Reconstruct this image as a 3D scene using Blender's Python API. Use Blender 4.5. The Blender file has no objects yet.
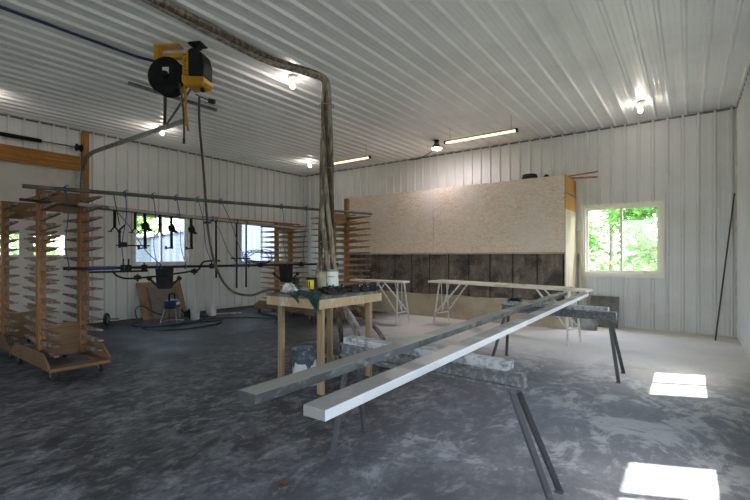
import bpy, math, random
from mathutils import Vector, Matrix
random.seed(7)
R = math.radians
S = bpy.context.scene
C = S.collection
V = Vector

# ------------------------------------------------------------------ materials
def lin(c):
    def f(v):
        v /= 255.0
        return v / 12.92 if v <= .04045 else ((v + .055) / 1.055) ** 2.4
    return (f(c[0]), f(c[1]), f(c[2]), 1)

class NT:
    def __init__(s, name):
        s.m = bpy.data.materials.new(name)
        s.m.use_nodes = True
        s.t = s.m.node_tree
        s.b = s.t.nodes['Principled BSDF']
        s.out = s.t.nodes['Material Output']
        s.co = s.n('ShaderNodeTexCoord').outputs['Object']
    def n(s, k): return s.t.nodes.new(k)
    def l(s, a, b): s.t.links.new(a, b)
    def mapping(s, scale=(1, 1, 1), rot=(0, 0, 0)):
        m = s.n('ShaderNodeMapping')
        m.inputs['Scale'].default_value = scale
        m.inputs['Rotation'].default_value = rot
        s.l(s.co, m.inputs['Vector'])
        return m.outputs[0]
    def noise(s, scale, detail=4, vec=None, rough=.6, dist=0):
        n = s.n('ShaderNodeTexNoise')
        n.inputs['Scale'].default_value = scale
        n.inputs['Detail'].default_value = detail
        n.inputs['Roughness'].default_value = rough
        n.inputs['Distortion'].default_value = dist
        s.l(vec or s.co, n.inputs['Vector'])
        return n.outputs['Fac']
    def ramp(s, fac, lo, hi, a=0., b=1.):
        r = s.n('ShaderNodeMapRange')
        r.interpolation_type = 'SMOOTHSTEP'
        for k, v in (('From Min', lo), ('From Max', hi), ('To Min', a), ('To Max', b)):
            r.inputs[k].default_value = v
        s.l(fac, r.inputs['Value'])
        return r.outputs[0]
    def math(s, op, a, b=None):
        m = s.n('ShaderNodeMath'); m.operation = op
        for i, v in enumerate((a, b)):
            if v is None: continue
            if isinstance(v, (int, float)): m.inputs[i].default_value = v
            else: s.l(v, m.inputs[i])
        return m.outputs[0]
    def mix(s, fac, a, b):
        m = s.n('ShaderNodeMix'); m.data_type = 'RGBA'
        for i, v in ((0, fac), (6, a), (7, b)):
            if isinstance(v, (int, float)): m.inputs[i].default_value = v
            elif isinstance(v, tuple): m.inputs[i].default_value = lin(v)
            else: s.l(v, m.inputs[i])
        return m.outputs[2]
    def base(s, c):
        if isinstance(c, tuple): s.b.inputs['Base Color'].default_value = lin(c)
        else: s.l(c, s.b.inputs['Base Color'])
    def set(s, rough=.6, metal=0, spec=.5):
        if isinstance(rough, (int, float)): s.b.inputs['Roughness'].default_value = rough
        else: s.l(rough, s.b.inputs['Roughness'])
        s.b.inputs['Metallic'].default_value = metal
        s.b.inputs['Specular IOR Level'].default_value = spec
    def bump(s, h, strength=.3, dist=.01):
        b = s.n('ShaderNodeBump')
        b.inputs['Strength'].default_value = strength
        b.inputs['Distance'].default_value = dist
        s.l(h, b.inputs['Height']); s.l(b.outputs[0], s.b.inputs['Normal'])

def mat(name, c1, c2=None, scale=8, lo=.4, hi=.65, rough=.6, metal=0, bump=0, stretch=None, rot=(0, 0, 0), detail=5, spec=.5):
    t = NT(name)
    vec = t.mapping(stretch, rot) if stretch else None
    if c2:
        n = t.noise(scale, detail, vec)
        t.base(t.mix(t.ramp(n, lo, hi), c1, c2))
        if bump: t.bump(n, bump)
    else:
        n = t.noise(scale, detail, vec)
        d = tuple(max(0, v * .86) for v in c1)
        t.base(t.mix(t.ramp(n, .35, .65), c1, d))
        if bump: t.bump(n, bump)
    t.set(rough, metal, spec)
    return t.m

def emit(name, c, s):
    t = NT(name)
    t.base(c)
    t.b.inputs['Emission Color'].default_value = lin(c)
    t.b.inputs['Emission Strength'].default_value = s
    return t.m

def wood(name, c1, c2, axis='x', rough=.7):
    t = NT(name)
    st = {'x': (.6, 14, 14), 'y': (14, .6, 14), 'z': (14, 14, .6)}[axis]
    v = t.mapping(st)
    n = t.noise(2.2, 6, v, .6, .6)
    n2 = t.noise(3, 3)
    t.base(t.mix(t.ramp(n2, .45, .7, 0, .5), t.mix(t.ramp(n, .35, .65), c1, c2), tuple(v * .7 for v in c1)))
    t.bump(n, .15, .004)
    t.set(rough)
    return t.m

M = {}
M['wall'] = mat('white_painted_steel', (214, 215, 214), (205, 206, 204), 1.2, .4, .7, .42, 0)
M['ceil'] = mat('white_ceiling_steel', (232, 233, 235), (222, 223, 225), 1.0, .4, .7, .38, 0)
M['trim'] = mat('white_trim', (205, 205, 200), None, 6, rough=.4)
M['vinyl'] = mat('cream_vinyl', (230, 227, 216), (204, 196, 178), 6, .55, .8, .45)
M['dooriron'] = mat('white_door_steel', (196, 191, 186), (184, 178, 172), 2, rough=.5)
M['beamwood'] = wood('yellow_lumber', (176, 122, 52), (140, 88, 30), 'y')
M['postwood'] = wood('yellow_post_lumber', (178, 126, 58), (138, 88, 34), 'z')
M['rackwood'] = wood('rack_lumber', (158, 110, 60), (128, 84, 42), 'z')
M['rackply'] = wood('rack_plywood', (132, 100, 70), (112, 84, 58), 'y')
M['armwood'] = mat('dusty_arm_wood', (112, 90, 74), (152, 136, 126), 9, .42, .64, .8)
M['armclean'] = wood('arm_lumber', (166, 130, 92), (128, 96, 66), 'x')
M['tablewood'] = mat('paint_spattered_lumber', (178, 150, 116), (206, 200, 192), 7, .50, .66, .75, stretch=(1, 1, .6))
M['legwood'] = wood('table_leg_lumber', (168, 142, 110), (142, 116, 84), 'z')
M['tabletop'] = mat('stained_table_top', (70, 74, 66), (128, 122, 108), 9, .45, .65, .7)
M['steelgrey'] = mat('dusty_grey_steel', (98, 97, 98), (152, 151, 150), 30, .42, .75, .6, .2, .2)
M['legsteel'] = mat('worn_grey_leg_steel', (90, 90, 92), (144, 144, 144), 14, .58, .8, .6, .2)
M['trestle'] = mat('dusted_white_steel', (214, 209, 200), (150, 146, 140), 12, .5, .75, .6)
M['trestleboard'] = mat('dusted_white_board', (224, 216, 198), (198, 186, 162), 5, .45, .7, .75)
M['darkpipe'] = mat('dark_pipe_steel', (52, 54, 54), (78, 80, 78), 5, .4, .7, .45, .4)
M['greenpipe'] = mat('grey_green_pipe', (74, 80, 78), (110, 114, 108), 4, .45, .7, .5, .3)
M['whitepipe'] = mat('chipped_white_bar', (156, 152, 146), (92, 86, 80), 7, .5, .7, .6)
M['black'] = mat('black_painted_steel', (20, 20, 21), (34, 34, 35), 10, rough=.75, spec=.2)
M['rubber'] = mat('black_rubber', (22, 22, 22), (40, 38, 36), 12, rough=.7)
M['blackplastic'] = mat('black_plastic', (20, 20, 22), (34, 34, 36), 5, rough=.55, spec=.25)
M['yellow'] = mat('yellow_plastic', (206, 150, 14), (186, 132, 12), 4, rough=.4)
M['yellowstrap'] = mat('yellow_strap', (204, 148, 24), None, 20, rough=.75)
M['blue'] = mat('blue_plastic', (24, 42, 92), (18, 32, 70), 8, rough=.5)
M['bluewire'] = mat('blue_wire', (34, 66, 124), (26, 46, 88), 12, rough=.5)
M['galv'] = mat('galvanised_steel', (126, 126, 124), (98, 98, 97), 14, .4, .65, .42, .55)
M['hose'] = mat('dust_caked_hose', (112, 99, 86), (166, 155, 142), 7, .40, .62, .9, 0, .6, stretch=(3, 3, .7))
M['hosedark'] = mat('dark_dusty_hose', (74, 64, 54), (134, 122, 106), 7, .42, .66, .9, 0, .6, stretch=(3, 3, .7))
M['hosegrey'] = mat('grey_dusty_hose', (128, 123, 116), (164, 160, 154), 9, .42, .62, .85)
M['airhose'] = mat('brown_air_hose', (74, 64, 58), (54, 48, 46), 9, rough=.6)
M['pail'] = mat('white_plastic_pail', (206, 206, 204), (176, 174, 172), 6, .45, .7, .5)
M['tin'] = mat('bare_tin', (150, 150, 146), (120, 120, 118), 8, rough=.35, metal=.8)
M['white'] = mat('white_label', (222, 220, 214), (200, 197, 190), 7, .5, .75, .55)
M['cream'] = mat('cream_label', (214, 204, 176), (196, 186, 160), 7, .5, .75, .55)
M['red'] = mat('red_ink', (190, 40, 44), None, 9, rough=.5)
M['green'] = mat('green_ink', (40, 104, 78), None, 9, rough=.5)
M['canyellow'] = mat('yellow_ink', (222, 196, 30), None, 9, rough=.5)
M['teal'] = mat('teal_rag', (34, 66, 62), (22, 44, 42), 12, rough=.95, bump=.4)
M['rag'] = mat('white_rag', (196, 196, 194), (130, 132, 134), 12, .45, .65, .95, 0, .4)
M['bulb'] = emit('lit_bulb', (255, 242, 226), 85)
M['led'] = emit('lit_led_bulb', (255, 244, 250), 180)
M['tube'] = emit('lit_tube', (255, 206, 150), 2.6)
M['porcelain'] = mat('white_porcelain', (205, 200, 192), None, 8, rough=.3)
M['board_brown'] = mat('brown_hardboard', (136, 106, 82), (120, 92, 70), 5, rough=.7)
M['board_grey'] = mat('grey_dusty_hardboard', (112, 100, 88), (94, 84, 76), 5, rough=.75)
M['greyboard'] = mat('grey_leaning_board', (128, 126, 118), (104, 102, 96), 6, rough=.8)
M['plastic_bag'] = mat('dusty_clear_plastic', (164, 164, 162), (128, 128, 126), 6, rough=.35)
M['bark'] = mat('tree_bark', (140, 128, 112), (112, 100, 86), 8, rough=.9, bump=.4)
M['drum'] = mat('rolled_black_hose', (30, 30, 30), (60, 58, 54), 10, rough=.7)
M['leafbrown'] = mat('dry_leaf', (104, 62, 42), (80, 48, 34), 20, rough=.8)
M['siding'] = mat('pale_blue_siding', (82, 92, 116), (74, 84, 108), 2, rough=.5)
M['roofing'] = mat('grey_roofing', (120, 124, 130), None, 3, rough=.6)
M['dirt'] = mat('oily_dirt', (40, 36, 34), (90, 84, 80), 20, rough=.95)

def leaf_mat(name, c1, c2):
    t = NT(name)
    n = t.noise(1.3, 3)
    col = t.mix(t.ramp(n, .35, .65), c1, c2)
    t.base(col); t.set(.5)
    tr = t.n('ShaderNodeBsdfTranslucent'); t.l(col, tr.inputs['Color'])
    mx = t.n('ShaderNodeMixShader'); mx.inputs[0].default_value = .55
    t.l(t.b.outputs[0], mx.inputs[1]); t.l(tr.outputs[0], mx.inputs[2])
    t.l(mx.outputs[0], t.out.inputs['Surface'])
    return t.m
M['leaf'] = leaf_mat('spring_leaf', (98, 150, 66), (134, 178, 90))
M['leaf2'] = leaf_mat('deep_leaf', (86, 136, 56), (128, 170, 76))

def glass_mat():
    t = NT('window_glass')
    tr = t.n('ShaderNodeBsdfTransparent'); tr.inputs[0].default_value = (.94, .96, .95, 1)
    g = t.n('ShaderNodeBsdfGlossy'); g.inputs['Roughness'].default_value = .02
    mx = t.n('ShaderNodeMixShader'); mx.inputs[0].default_value = .05
    t.l(tr.outputs[0], mx.inputs[1]); t.l(g.outputs[0], mx.inputs[2])
    t.l(mx.outputs[0], t.out.inputs['Surface'])
    return t.m
M['glass'] = glass_mat()

def osb_mat():
    t = NT('oriented_strand_board')
    v = t.n('ShaderNodeTexVoronoi'); v.inputs['Scale'].default_value = 14
    v.inputs['Randomness'].default_value = 1
    t.l(t.mapping((1, 1, 2.4), (0, .5, 0)), v.inputs['Vector'])
    sep = t.n('ShaderNodeSeparateColor'); t.l(v.outputs['Color'], sep.inputs[0])
    a = t.mix(t.ramp(sep.outputs[0], 0, 1), (213, 196, 176), (226, 211, 193))
    n = t.noise(38, 6)
    a = t.mix(t.ramp(n, .54, .66, 0, .6), a, (150, 122, 100))
    n2 = t.noise(1.4, 4)
    a = t.mix(t.ramp(n2, .42, .66, 0, .6), a, (218, 210, 202))
    t.base(a); t.bump(n, .2, .004); t.set(.75)
    return t.m
M['osb'] = osb_mat()

def filter_mat():
    t = NT('overspray_filter')
    n = t.noise(55, 4)
    n2 = t.noise(4, 5, t.mapping((2.5, 1, .8)), .7)
    a = t.mix(t.ramp(n, .56, .72, 0, .6), (108, 96, 86), (184, 172, 158))
    a = t.mix(t.ramp(n2, .50, .66, 0, .6), a, (150, 138, 124))
    n3 = t.noise(2.2, 6, None, .7)
    a = t.mix(t.ramp(n3, .55, .38, 0, .7), a, (46, 40, 36))
    t.base(a); t.bump(n, .8, .01); t.set(.95)
    return t.m
M['filter'] = filter_mat()

def plinth_mat():
    t = NT('dusted_tan_board')
    n = t.noise(2.2, 5)
    a = t.mix(t.ramp(n, .35, .7), (184, 170, 146), (164, 148, 124))
    t.base(a); t.set(.85)
    return t.m
M['plinth'] = plinth_mat()
M['boothend'] = wood('booth_end_lumber', (206, 156, 82), (176, 122, 56), 'z')
M['boothend2'] = mat('dusted_end_board', (204, 188, 156), (182, 170, 146), 4, rough=.8, stretch=(4, 4, .7))

def bar_mat(name, c1, c2, c3, lo=.5, hi=.62, sc=1.0):
    t = NT(name)
    n = t.noise(1.5 * sc, 2, t.mapping((.3, 1, .3)), .4)
    n2 = t.noise(15, 6, t.mapping((1, .5, 1)))
    a = t.mix(t.ramp(n, lo, lo + .02, 0, .8), c1, c2)
    a = t.mix(t.ramp(n2, lo, hi + .1, 0, .7), a, c3)
    t.base(a); t.set(.5, .1); t.bump(n2, .1, .003)
    return t.m
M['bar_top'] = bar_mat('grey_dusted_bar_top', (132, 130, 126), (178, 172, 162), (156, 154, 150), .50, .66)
M['bar_side'] = bar_mat('sprayed_window_lit_bar_side', (216, 216, 214), (226, 226, 224), (196, 196, 196), .55, .75)  # whiter than the top: overspray plus window light put into the colour
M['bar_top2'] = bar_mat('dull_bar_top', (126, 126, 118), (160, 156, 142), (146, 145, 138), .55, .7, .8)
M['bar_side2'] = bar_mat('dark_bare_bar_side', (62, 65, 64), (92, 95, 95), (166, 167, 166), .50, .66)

def floor_mat():
    t = NT('dusty_concrete')
    sx = t.n('ShaderNodeSeparateXYZ'); t.l(t.co, sx.inputs[0])
    X, Y = sx.outputs[0], sx.outputs[1]
    big = t.noise(.6, 4, None, .6)
    med = t.noise(1.6, 9, t.mapping((1, 1.2, 1), (0, 0, .5)), .68, .3)
    med2 = t.noise(4.6, 10, t.mapping((1.1, .8, 1), (0, 0, -.6)), .70, .6)
    grit = t.noise(13, 6, t.mapping((1, .6, 1), (0, 0, .4)), .7, .4)
    blot = t.noise(2.1, 12, t.mapping((1, .8, 1), (0, 0, .3)), .74, .9)
    fine = t.noise(30, 6)
    scr = t.noise(2.0, 8, t.mapping((5, .7, 1), (0, 0, .75)), .62, .4)
    base = t.mix(t.ramp(med, .40, .60), (48, 46, 47), (96, 95, 97))
    base = t.mix(t.ramp(med2, .52, .66, 0, .75), base, (140, 141, 146))
    base = t.mix(t.ramp(scr, .62, .74, 0, .35), base, (160, 160, 163))
    base = t.mix(t.ramp(med2, .47, .36, 0, .75), base, (32, 31, 33))
    base = t.mix(t.ramp(blot, .54, .62, 0, .4), base, (142, 141, 142))
    base = t.mix(t.ramp(blot, .46, .38, 0, .6), base, (38, 36, 37))
    base = t.mix(t.ramp(grit, .50, .66, 0, .55), base, (134, 133, 134))
    base = t.mix(t.ramp(grit, .48, .34, 0, .6), base, (34, 33, 36))
    base = t.mix(t.ramp(fine, .48, .7, 0, .3), base, (52, 50, 52))
    # oily grime where the racks and the sprayer stand
    gx = t.math('MULTIPLY', t.ramp(X, -3.6, -6.6), t.ramp(Y, .4, 3.4))
    g = t.math('MULTIPLY', gx, t.ramp(t.math('ADD', t.math('MULTIPLY', med, .6), t.math('MULTIPLY', big, .4)), .60, .44, .45, 1.0))
    base = t.mix(g, base, (44, 40, 38))
    # white overspray dust lying in front of the booth and along the window side
    far = t.math('MULTIPLY', t.ramp(Y, 4.8, 7.4), t.ramp(X, -6.4, -4.6))
    side = t.math('MULTIPLY', t.ramp(X, -3.4, -.4), t.ramp(Y, .5, 4.5, .30, .52))
    d = t.math('MAXIMUM', far, side)
    thr = t.math('ADD', t.math('MULTIPLY', blot, .75), t.math('MULTIPLY', med2, .30))
    m = t.ramp(t.math('ADD', thr, t.math('MULTIPLY', d, .24)), .625, .70)
    base = t.mix(t.math('MULTIPLY', d, 1.0), base, (142, 147, 158))
    base = t.mix(t.math('MULTIPLY', m, t.math('ADD', t.math('MULTIPLY', d, .62), .22)), base, (182, 183, 186))
    base = t.mix(t.math('MULTIPLY', far, t.ramp(med, .3, .6, .55, .85)), base, (226, 218, 210))
    t.base(base)
    t.set(t.ramp(med, .35, .7, .55, .85), 0, .25)
    t.bump(t.math('ADD', med2, t.math('MULTIPLY', fine, .4)), .12, .01)
    return t.m
M['floor'] = floor_mat()
def ground_mat():
    t = NT('lawn_ground')
    n = t.noise(3, 6)
    t.base(t.mix(t.ramp(n, .35, .65), (128, 126, 112), (112, 118, 92))); t.set(.95)
    return t.m
M['ground'] = ground_mat()

# ------------------------------------------------------------------ mesh builder
class MB:
    def __init__(s): s.v = []; s.f = []; s.mi = []; s.cur = 0
    def add(s, vs, fs):
        o = len(s.v); s.v += [tuple(p) for p in vs]
        s.f += [tuple(i + o for i in f) for f in fs]; s.mi += [s.cur] * len(fs)
        return s
    def box(s, c, d, rot=None):
        h = [x / 2 for x in d]
        ps = [V((sx * h[0], sy * h[1], sz * h[2])) for sx in (-1, 1) for sy in (-1, 1) for sz in (-1, 1)]
        if rot is not None: ps = [rot @ p for p in ps]
        ps = [p + V(c) for p in ps]
        return s.add(ps, [(0, 1, 3, 2), (4, 6, 7, 5), (0, 4, 5, 1), (2, 3, 7, 6), (0, 2, 6, 4), (1, 5, 7, 3)])
    def bb(s, x0, x1, y0, y1, z0, z1):
        return s.box(((x0 + x1) / 2, (y0 + y1) / 2, (z0 + z1) / 2), (x1 - x0, y1 - y0, z1 - z0))
    def bar(s, a, b, w, h, up=(0, 0, 1)):
        a, b = V(a), V(b); d = b - a; L = d.length; z = d.normalized()
        x = V(up).cross(z)
        if x.length < 1e-4: x = V((1, 0, 0)).cross(z)
        x.normalize(); y = z.cross(x)
        m = Matrix((x, y, z)).transposed()
        return s.box((a + b) / 2, (w, h, L), m)
    def prism(s, poly, a, b):
        """poly: points in the plane given by axes; a, b: offset vectors of the two caps (poly points are 3D)"""
        n = len(poly); a, b = V(a), V(b)
        vs = [V(p) + a for p in poly] + [V(p) + b for p in poly]
        fs = [tuple(range(n))[::-1], tuple(range(n, 2 * n))] + [(i, (i + 1) % n, n + (i + 1) % n, n + i) for i in range(n)]
        return s.add(vs, fs)
    def tube(s, pts, r, seg=8, cap=True):
        pts = [V(p) for p in pts]; n = len(pts)
        rs = r if isinstance(r, (list, tuple)) else [r] * n
        t0 = (pts[1] - pts[0]).normalized()
        u = t0.orthogonal().normalized(); vs = []; prev = t0
        for i, p in enumerate(pts):
            t = (pts[min(i + 1, n - 1)] - pts[max(i - 1, 0)])
            t = t.normalized() if t.length > 1e-9 else prev
            u = (u - t * u.dot(t))
            u = u.normalized() if u.length > 1e-6 else t.orthogonal().normalized()
            w = t.cross(u); prev = t
            for k in range(seg):
                a = 2 * math.pi * k / seg
                vs.append(p + (u * math.cos(a) + w * math.sin(a)) * rs[i])
        fs = []
        for i in range(n - 1):
            for k in range(seg):
                a, b = i * seg + k, i * seg + (k + 1) % seg
                fs.append((a, b, b + seg, a + seg))
        if cap: fs += [tuple(range(seg))[::-1], tuple(range((n - 1) * seg, n * seg))]
        return s.add(vs, fs)
    def lathe(s, prof, c=(0, 0, 0), axis=(0, 0, 1), seg=24):
        ax = V(axis).normalized(); u = ax.orthogonal().normalized(); w = ax.cross(u); c = V(c); vs = []
        for r, h in prof:
            for k in range(seg):
                a = 2 * math.pi * k / seg
                vs.append(c + ax * h + (u * math.cos(a) + w * math.sin(a)) * max(r, 1e-4))
        fs = []
        for i in range(len(prof) - 1):
            for k in range(seg):
                a, b = i * seg + k, i * seg + (k + 1) % seg
                fs.append((a, b, b + seg, a + seg))
        return s.add(vs, fs)
    def torus(s, c, R0, r, axis=(0, 0, 1), seg=32, sg=10):
        ax = V(axis).normalized(); u = ax.orthogonal().normalized(); w = ax.cross(u); c = V(c); vs = []; fs = []
        for i in range(seg):
            a = 2 * math.pi * i / seg; d = u * math.cos(a) + w * math.sin(a)
            for k in range(sg):
                b = 2 * math.pi * k / sg
                vs.append(c + d * (R0 + r * math.cos(b)) + ax * (r * math.sin(b)))
        for i in range(seg):
            for k in range(sg):
                a, b = i * sg + k, i * sg + (k + 1) % sg
                c2, d2 = ((i + 1) % seg) * sg + (k + 1) % sg, ((i + 1) % seg) * sg + k
                fs.append((a, d2, c2, b))
        return s.add(vs, fs)
    def build(s, name, mats, parent=None, smooth=False, bev=0, loc=None, rz=0):
        me = bpy.data.meshes.new(name)
        me.from_pydata(s.v, [], s.f)
        if not isinstance(mats, (list, tuple)): mats = [mats]
        for m in mats: me.materials.append(M[m] if isinstance(m, str) else m)
        me.polygons.foreach_set('material_index', s.mi)
        if smooth:
            me.polygons.foreach_set('use_smooth', [True] * len(s.f))
            me.update()
            try: me.set_sharp_from_angle(angle=R(40))
            except Exception: pass
        me.update()
        o = bpy.data.objects.new(name, me); C.objects.link(o)
        if parent: o.parent = parent
        if loc: o.location = loc
        if rz: o.rotation_euler = (0, 0, rz)
        if bev:
            b = o.modifiers.new('Bevel', 'BEVEL'); b.width = bev; b.segments = 2; b.limit_method = 'ANGLE'
        return o

def smooth_path(pts, k=8):
    pts = [V(p) for p in pts]; out = []
    P = [pts[0] * 2 - pts[1]] + pts + [pts[-1] * 2 - pts[-2]]
    for i in range(1, len(P) - 2):
        p0, p1, p2, p3 = P[i - 1:i + 3]
        for j in range(k):
            t = j / k
            out.append(.5 * ((2 * p1) + (p2 - p0) * t + (2 * p0 - 5 * p1 + 4 * p2 - p3) * t * t + (3 * p1 - p0 - 3 * p2 + p3) * t ** 3))
    out.append(pts[-1])
    return out

def tag(o, label=None, cat=None, group=None, kind=None):
    if label: o['label'] = label
    if cat: o['category'] = cat
    if group: o['group'] = group
    if kind: o['kind'] = kind
    return o
def empty(name, loc=(0, 0, 0), rz=0):
    o = bpy.data.objects.new(name, None); C.objects.link(o)
    o.location = loc; o.rotation_euler = (0, 0, rz); o.empty_display_size = .1
    return o
def thing(name, label, cat, loc=(0, 0, 0), rz=0, group=None):
    return tag(empty(name, loc, rz), label, cat, group)
def dup(o, loc=None, rz=None, label=None, parent=None):
    c = o.copy(); C.objects.link(c)
    if parent: c.parent = parent
    if loc is not None: c.location = loc
    if rz is not None: c.rotation_euler = (0, 0, rz)
    if label: c['label'] = label
    for ch in list(o.children): dup(ch, parent=c)
    return c

# ------------------------------------------------------------------ the setting
XL, XR, YF, YB, H = -10.0, .68, 9.6, -4.0, 4.0
RIB = .2286

def profile(L, off=0.0, amp=.034, pitch=RIB, minor=.003):
    p = []; k = -1
    while True:
        x = off + k * pitch
        if x > L: break
        for dx, y in ((-.031, 0), (-.012, amp), (.012, amp), (.031, 0), (.075, 0), (.081, minor), (.093, minor), (.099, 0), (.132, 0), (.138, minor), (.150, minor), (.156, 0)):
            p.append((x + dx * pitch / .2286, y))
        k += 1
    def yat(x):
        for (a, ya), (b, yb) in zip(p, p[1:]):
            if a <= x <= b: return ya + (yb - ya) * (x - a) / max(b - a, 1e-9)
        return 0
    q = [(0, yat(0))] + [t for t in p if 0 < t[0] < L] + [(L, yat(L))]
    return q, yat

def corr_wall(name, loc, rz, L, Hh, holes, m, off=0.0, gable=None):
    q, yat = profile(L, off)
    for x0, x1, z0, z1 in holes: q += [(x0, yat(x0)), (x1, yat(x1))]
    q = sorted(set(q))
    b = MB()
    T = .14
    for (xa, ya), (xb, yb) in zip(q, q[1:]):
        xm = (xa + xb) / 2
        cuts = sorted((z0, z1) for x0, x1, z0, z1 in holes if x0 < xm < x1)
        z = 0; runs = []
        for z0, z1 in cuts:
            if z0 > z: runs.append((z, z0))
            z = z1
        runs.append((z, Hh))
        for za, zb in runs:
            b.add([(xa, ya, za), (xb, yb, za), (xb, yb, zb), (xa, ya, zb)], [(0, 3, 2, 1)])
            b.add([(xa, -T, za), (xb, -T, za), (xb, -T, zb), (xa, -T, zb)], [(0, 1, 2, 3)])
    for x0, x1, z0, z1 in holes:
        for (p, r) in (((x0, z0), (x0, z1)), ((x1, z1), (x1, z0)), ((x0, z1), (x1, z1)), ((x1, z0), (x0, z0))):
            b.add([(p[0], .012, p[1]), (r[0], .012, r[1]), (r[0], -T, r[1]), (p[0], -T, p[1])], [(0, 1, 2, 3)])
    b.add([(0, 0, Hh), (L, 0, Hh), (L, -T, Hh), (0, -T, Hh)], [(0, 1, 2, 3)])
    b.add([(0, 0, 0), (0, -T, 0), (0, -T, Hh), (0, 0, Hh)], [(0, 1, 2, 3)])
    b.add([(L, 0, 0), (L, -T, 0), (L, -T, Hh), (L, 0, Hh)], [(0, 3, 2, 1)])
    return tag(b.build(name, m, loc=loc, rz=rz), kind='structure')

def window(n, loc, rz, w, h, fm='vinyl', casing=.055):
    """loc = bottom left corner of the hole as seen in local x; local y points into the room"""
    t = empty('window_%d' % n, loc, rz); t['kind'] = 'structure'
    f = MB()
    for x0, x1, z0, z1 in ((-casing, .0, -casing, h + casing), (w, w + casing, -casing, h + casing), (0, w, h, h + casing), (0, w, -casing, 0)):
        f.bb(x0, x1, .0, .030, z0, z1)
    for x0, x1, z0, z1 in ((0, .035, 0, h), (w - .035, w, 0, h), (.035, w - .035, h - .035, h), (.035, w - .035, 0, .035)):
        f.bb(x0, x1, -.12, .0, z0, z1)
    f.build('window_frame', fm, t)
    MB().bb(-casing, w + casing, .0, .045, -casing - .02, -casing + .012).build('window_sill', fm, t)
    for i in (0, 1):
        xa, xb = (.035, w / 2 + .02) if i == 0 else (w / 2 - .02, w - .035)
        y0, y1 = (-.06, -.035) if i == 0 else (-.09, -.065)
        s = MB(); q = .042
        for x0, x1, z0, z1 in ((xa, xa + q, .035, h - .035), (xb - q, xb, .035, h - .035), (xa + q, xb - q, h - .035 - q, h - .035), (xa + q, xb - q, .035, .035 + q)):
            s.bb(x0, x1, y0, y1, z0, z1)
        so = s.build('window_sash', fm, t)
        MB().bb(xa + q, xb - q, (y0 + y1) / 2 - .002, (y0 + y1) / 2 + .002, .035 + q, h - .035 - q).build('window_pane', 'glass', so)
    return t

# floor and ceiling
tag(MB().bb(XL - .14, XR + .14, YB - .14, YF + .14, -.15, 0).build('floor', 'floor'), kind='structure')
cb = MB()
q, _ = profile(XR - XL, .12, .032)
for (xa, ya), (xb, yb) in zip(q, q[1:]):
    cb.add([(XL + xa, YB, H - ya), (XL + xb, YB, H - yb), (XL + xb, YF, H - yb), (XL + xa, YF, H - ya)], [(0, 3, 2, 1)])
cb.bb(XL - .3, XR + .15, YB - .3, YF + .85, H + .05, H + .2)  # unseen overhang past the far wall, added to keep sun off its window
tag(cb.build('ceiling', 'ceil'), kind='structure')
tag(MB().bb(-40, 40, -30, 50, -.4, -.16).build('ground', 'ground'), kind='structure')

# left wall: local x runs along -Y from the far corner, local y points into the room
DY0, DY1 = -.40, 3.30            # overhead door
WA = (4.40, 5.68); WB = (7.22, 8.72); WZ = (1.19, 2.38)
def lx(y): return YF - y
corr_wall('wall_left', (XL, YF, 0), R(-90), YF - YB, H,
          [(lx(WA[1]), lx(WA[0]), *WZ), (lx(WB[1]), lx(WB[0]), *WZ), (lx(DY1), lx(DY0), 0, 3.12)], 'wall', .06)
window(2, (XL, WA[1], WZ[0]), R(-90), WA[1] - WA[0], WZ[1] - WZ[0], 'trim', .05)
window(3, (XL, WB[1], WZ[0]), R(-90), WB[1] - WB[0], WZ[1] - WZ[0], 'trim', .05)
# far wall: local x runs along -X from the right corner
FW = (-1.76, -.42); FZ = (1.04, 2.41)
corr_wall('wall_far', (XR, YF, 0), R(180), XR - XL, H, [(XR - FW[1], XR - FW[0], *FZ)], 'wall', .10)
window(1, (FW[1], YF, FZ[0]), R(180), FW[1] - FW[0], FZ[1] - FZ[0], 'vinyl', .04)
# right wall: local x runs along +Y
RW = [(5.50, 6.66), (2.76, 3.92), (.02, 1.18), (-2.7, -1.5)]; RZ = (1.08, 2.42)  # last two windows lie out of view, added to bring in daylight
corr_wall('wall_right', (XR, YB, 0), R(90), YF - YB, H, [(a - YB, b - YB, *RZ) for a, b in RW], 'wall', .05)
for i, (a, b) in enumerate(RW):
    window(4 + i, (XR, a, RZ[0]), R(90), b - a, RZ[1] - RZ[0], 'vinyl')
# rear wall; its unseen open doorway is added to let daylight in
RD = (-2.6, -.2)
corr_wall('wall_rear', (XL, YB, 0), 0, XR - XL, H, [(RD[0] - XL, RD[1] - XL, 0, 3.1)], 'wall', .07)
# trim where the walls meet the ceiling and in the corners; dark ceiling strips draw the shadow line
for i, (x0, x1, y0, y1) in enumerate(((XL + .0, XL + .03, YB, YF), (XL, XR, YF - .03, YF), (XR - .03, XR, YB, YF))):
    tag(MB().bb(x0, x1, y0, y1, H - .06, H - .03).build('trim_%d' % (i + 1), 'galv'), kind='structure')
for i, (x0, x1, y0, y1) in enumerate(((XL, XL + .05, YF - .05, YF), (XR - .05, XR, YF - .05, YF))):
    tag(MB().bb(x0, x1, y0, y1, 0, H - .06).build('trim_%d' % (i + 4), 'trim'), kind='structure')

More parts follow.
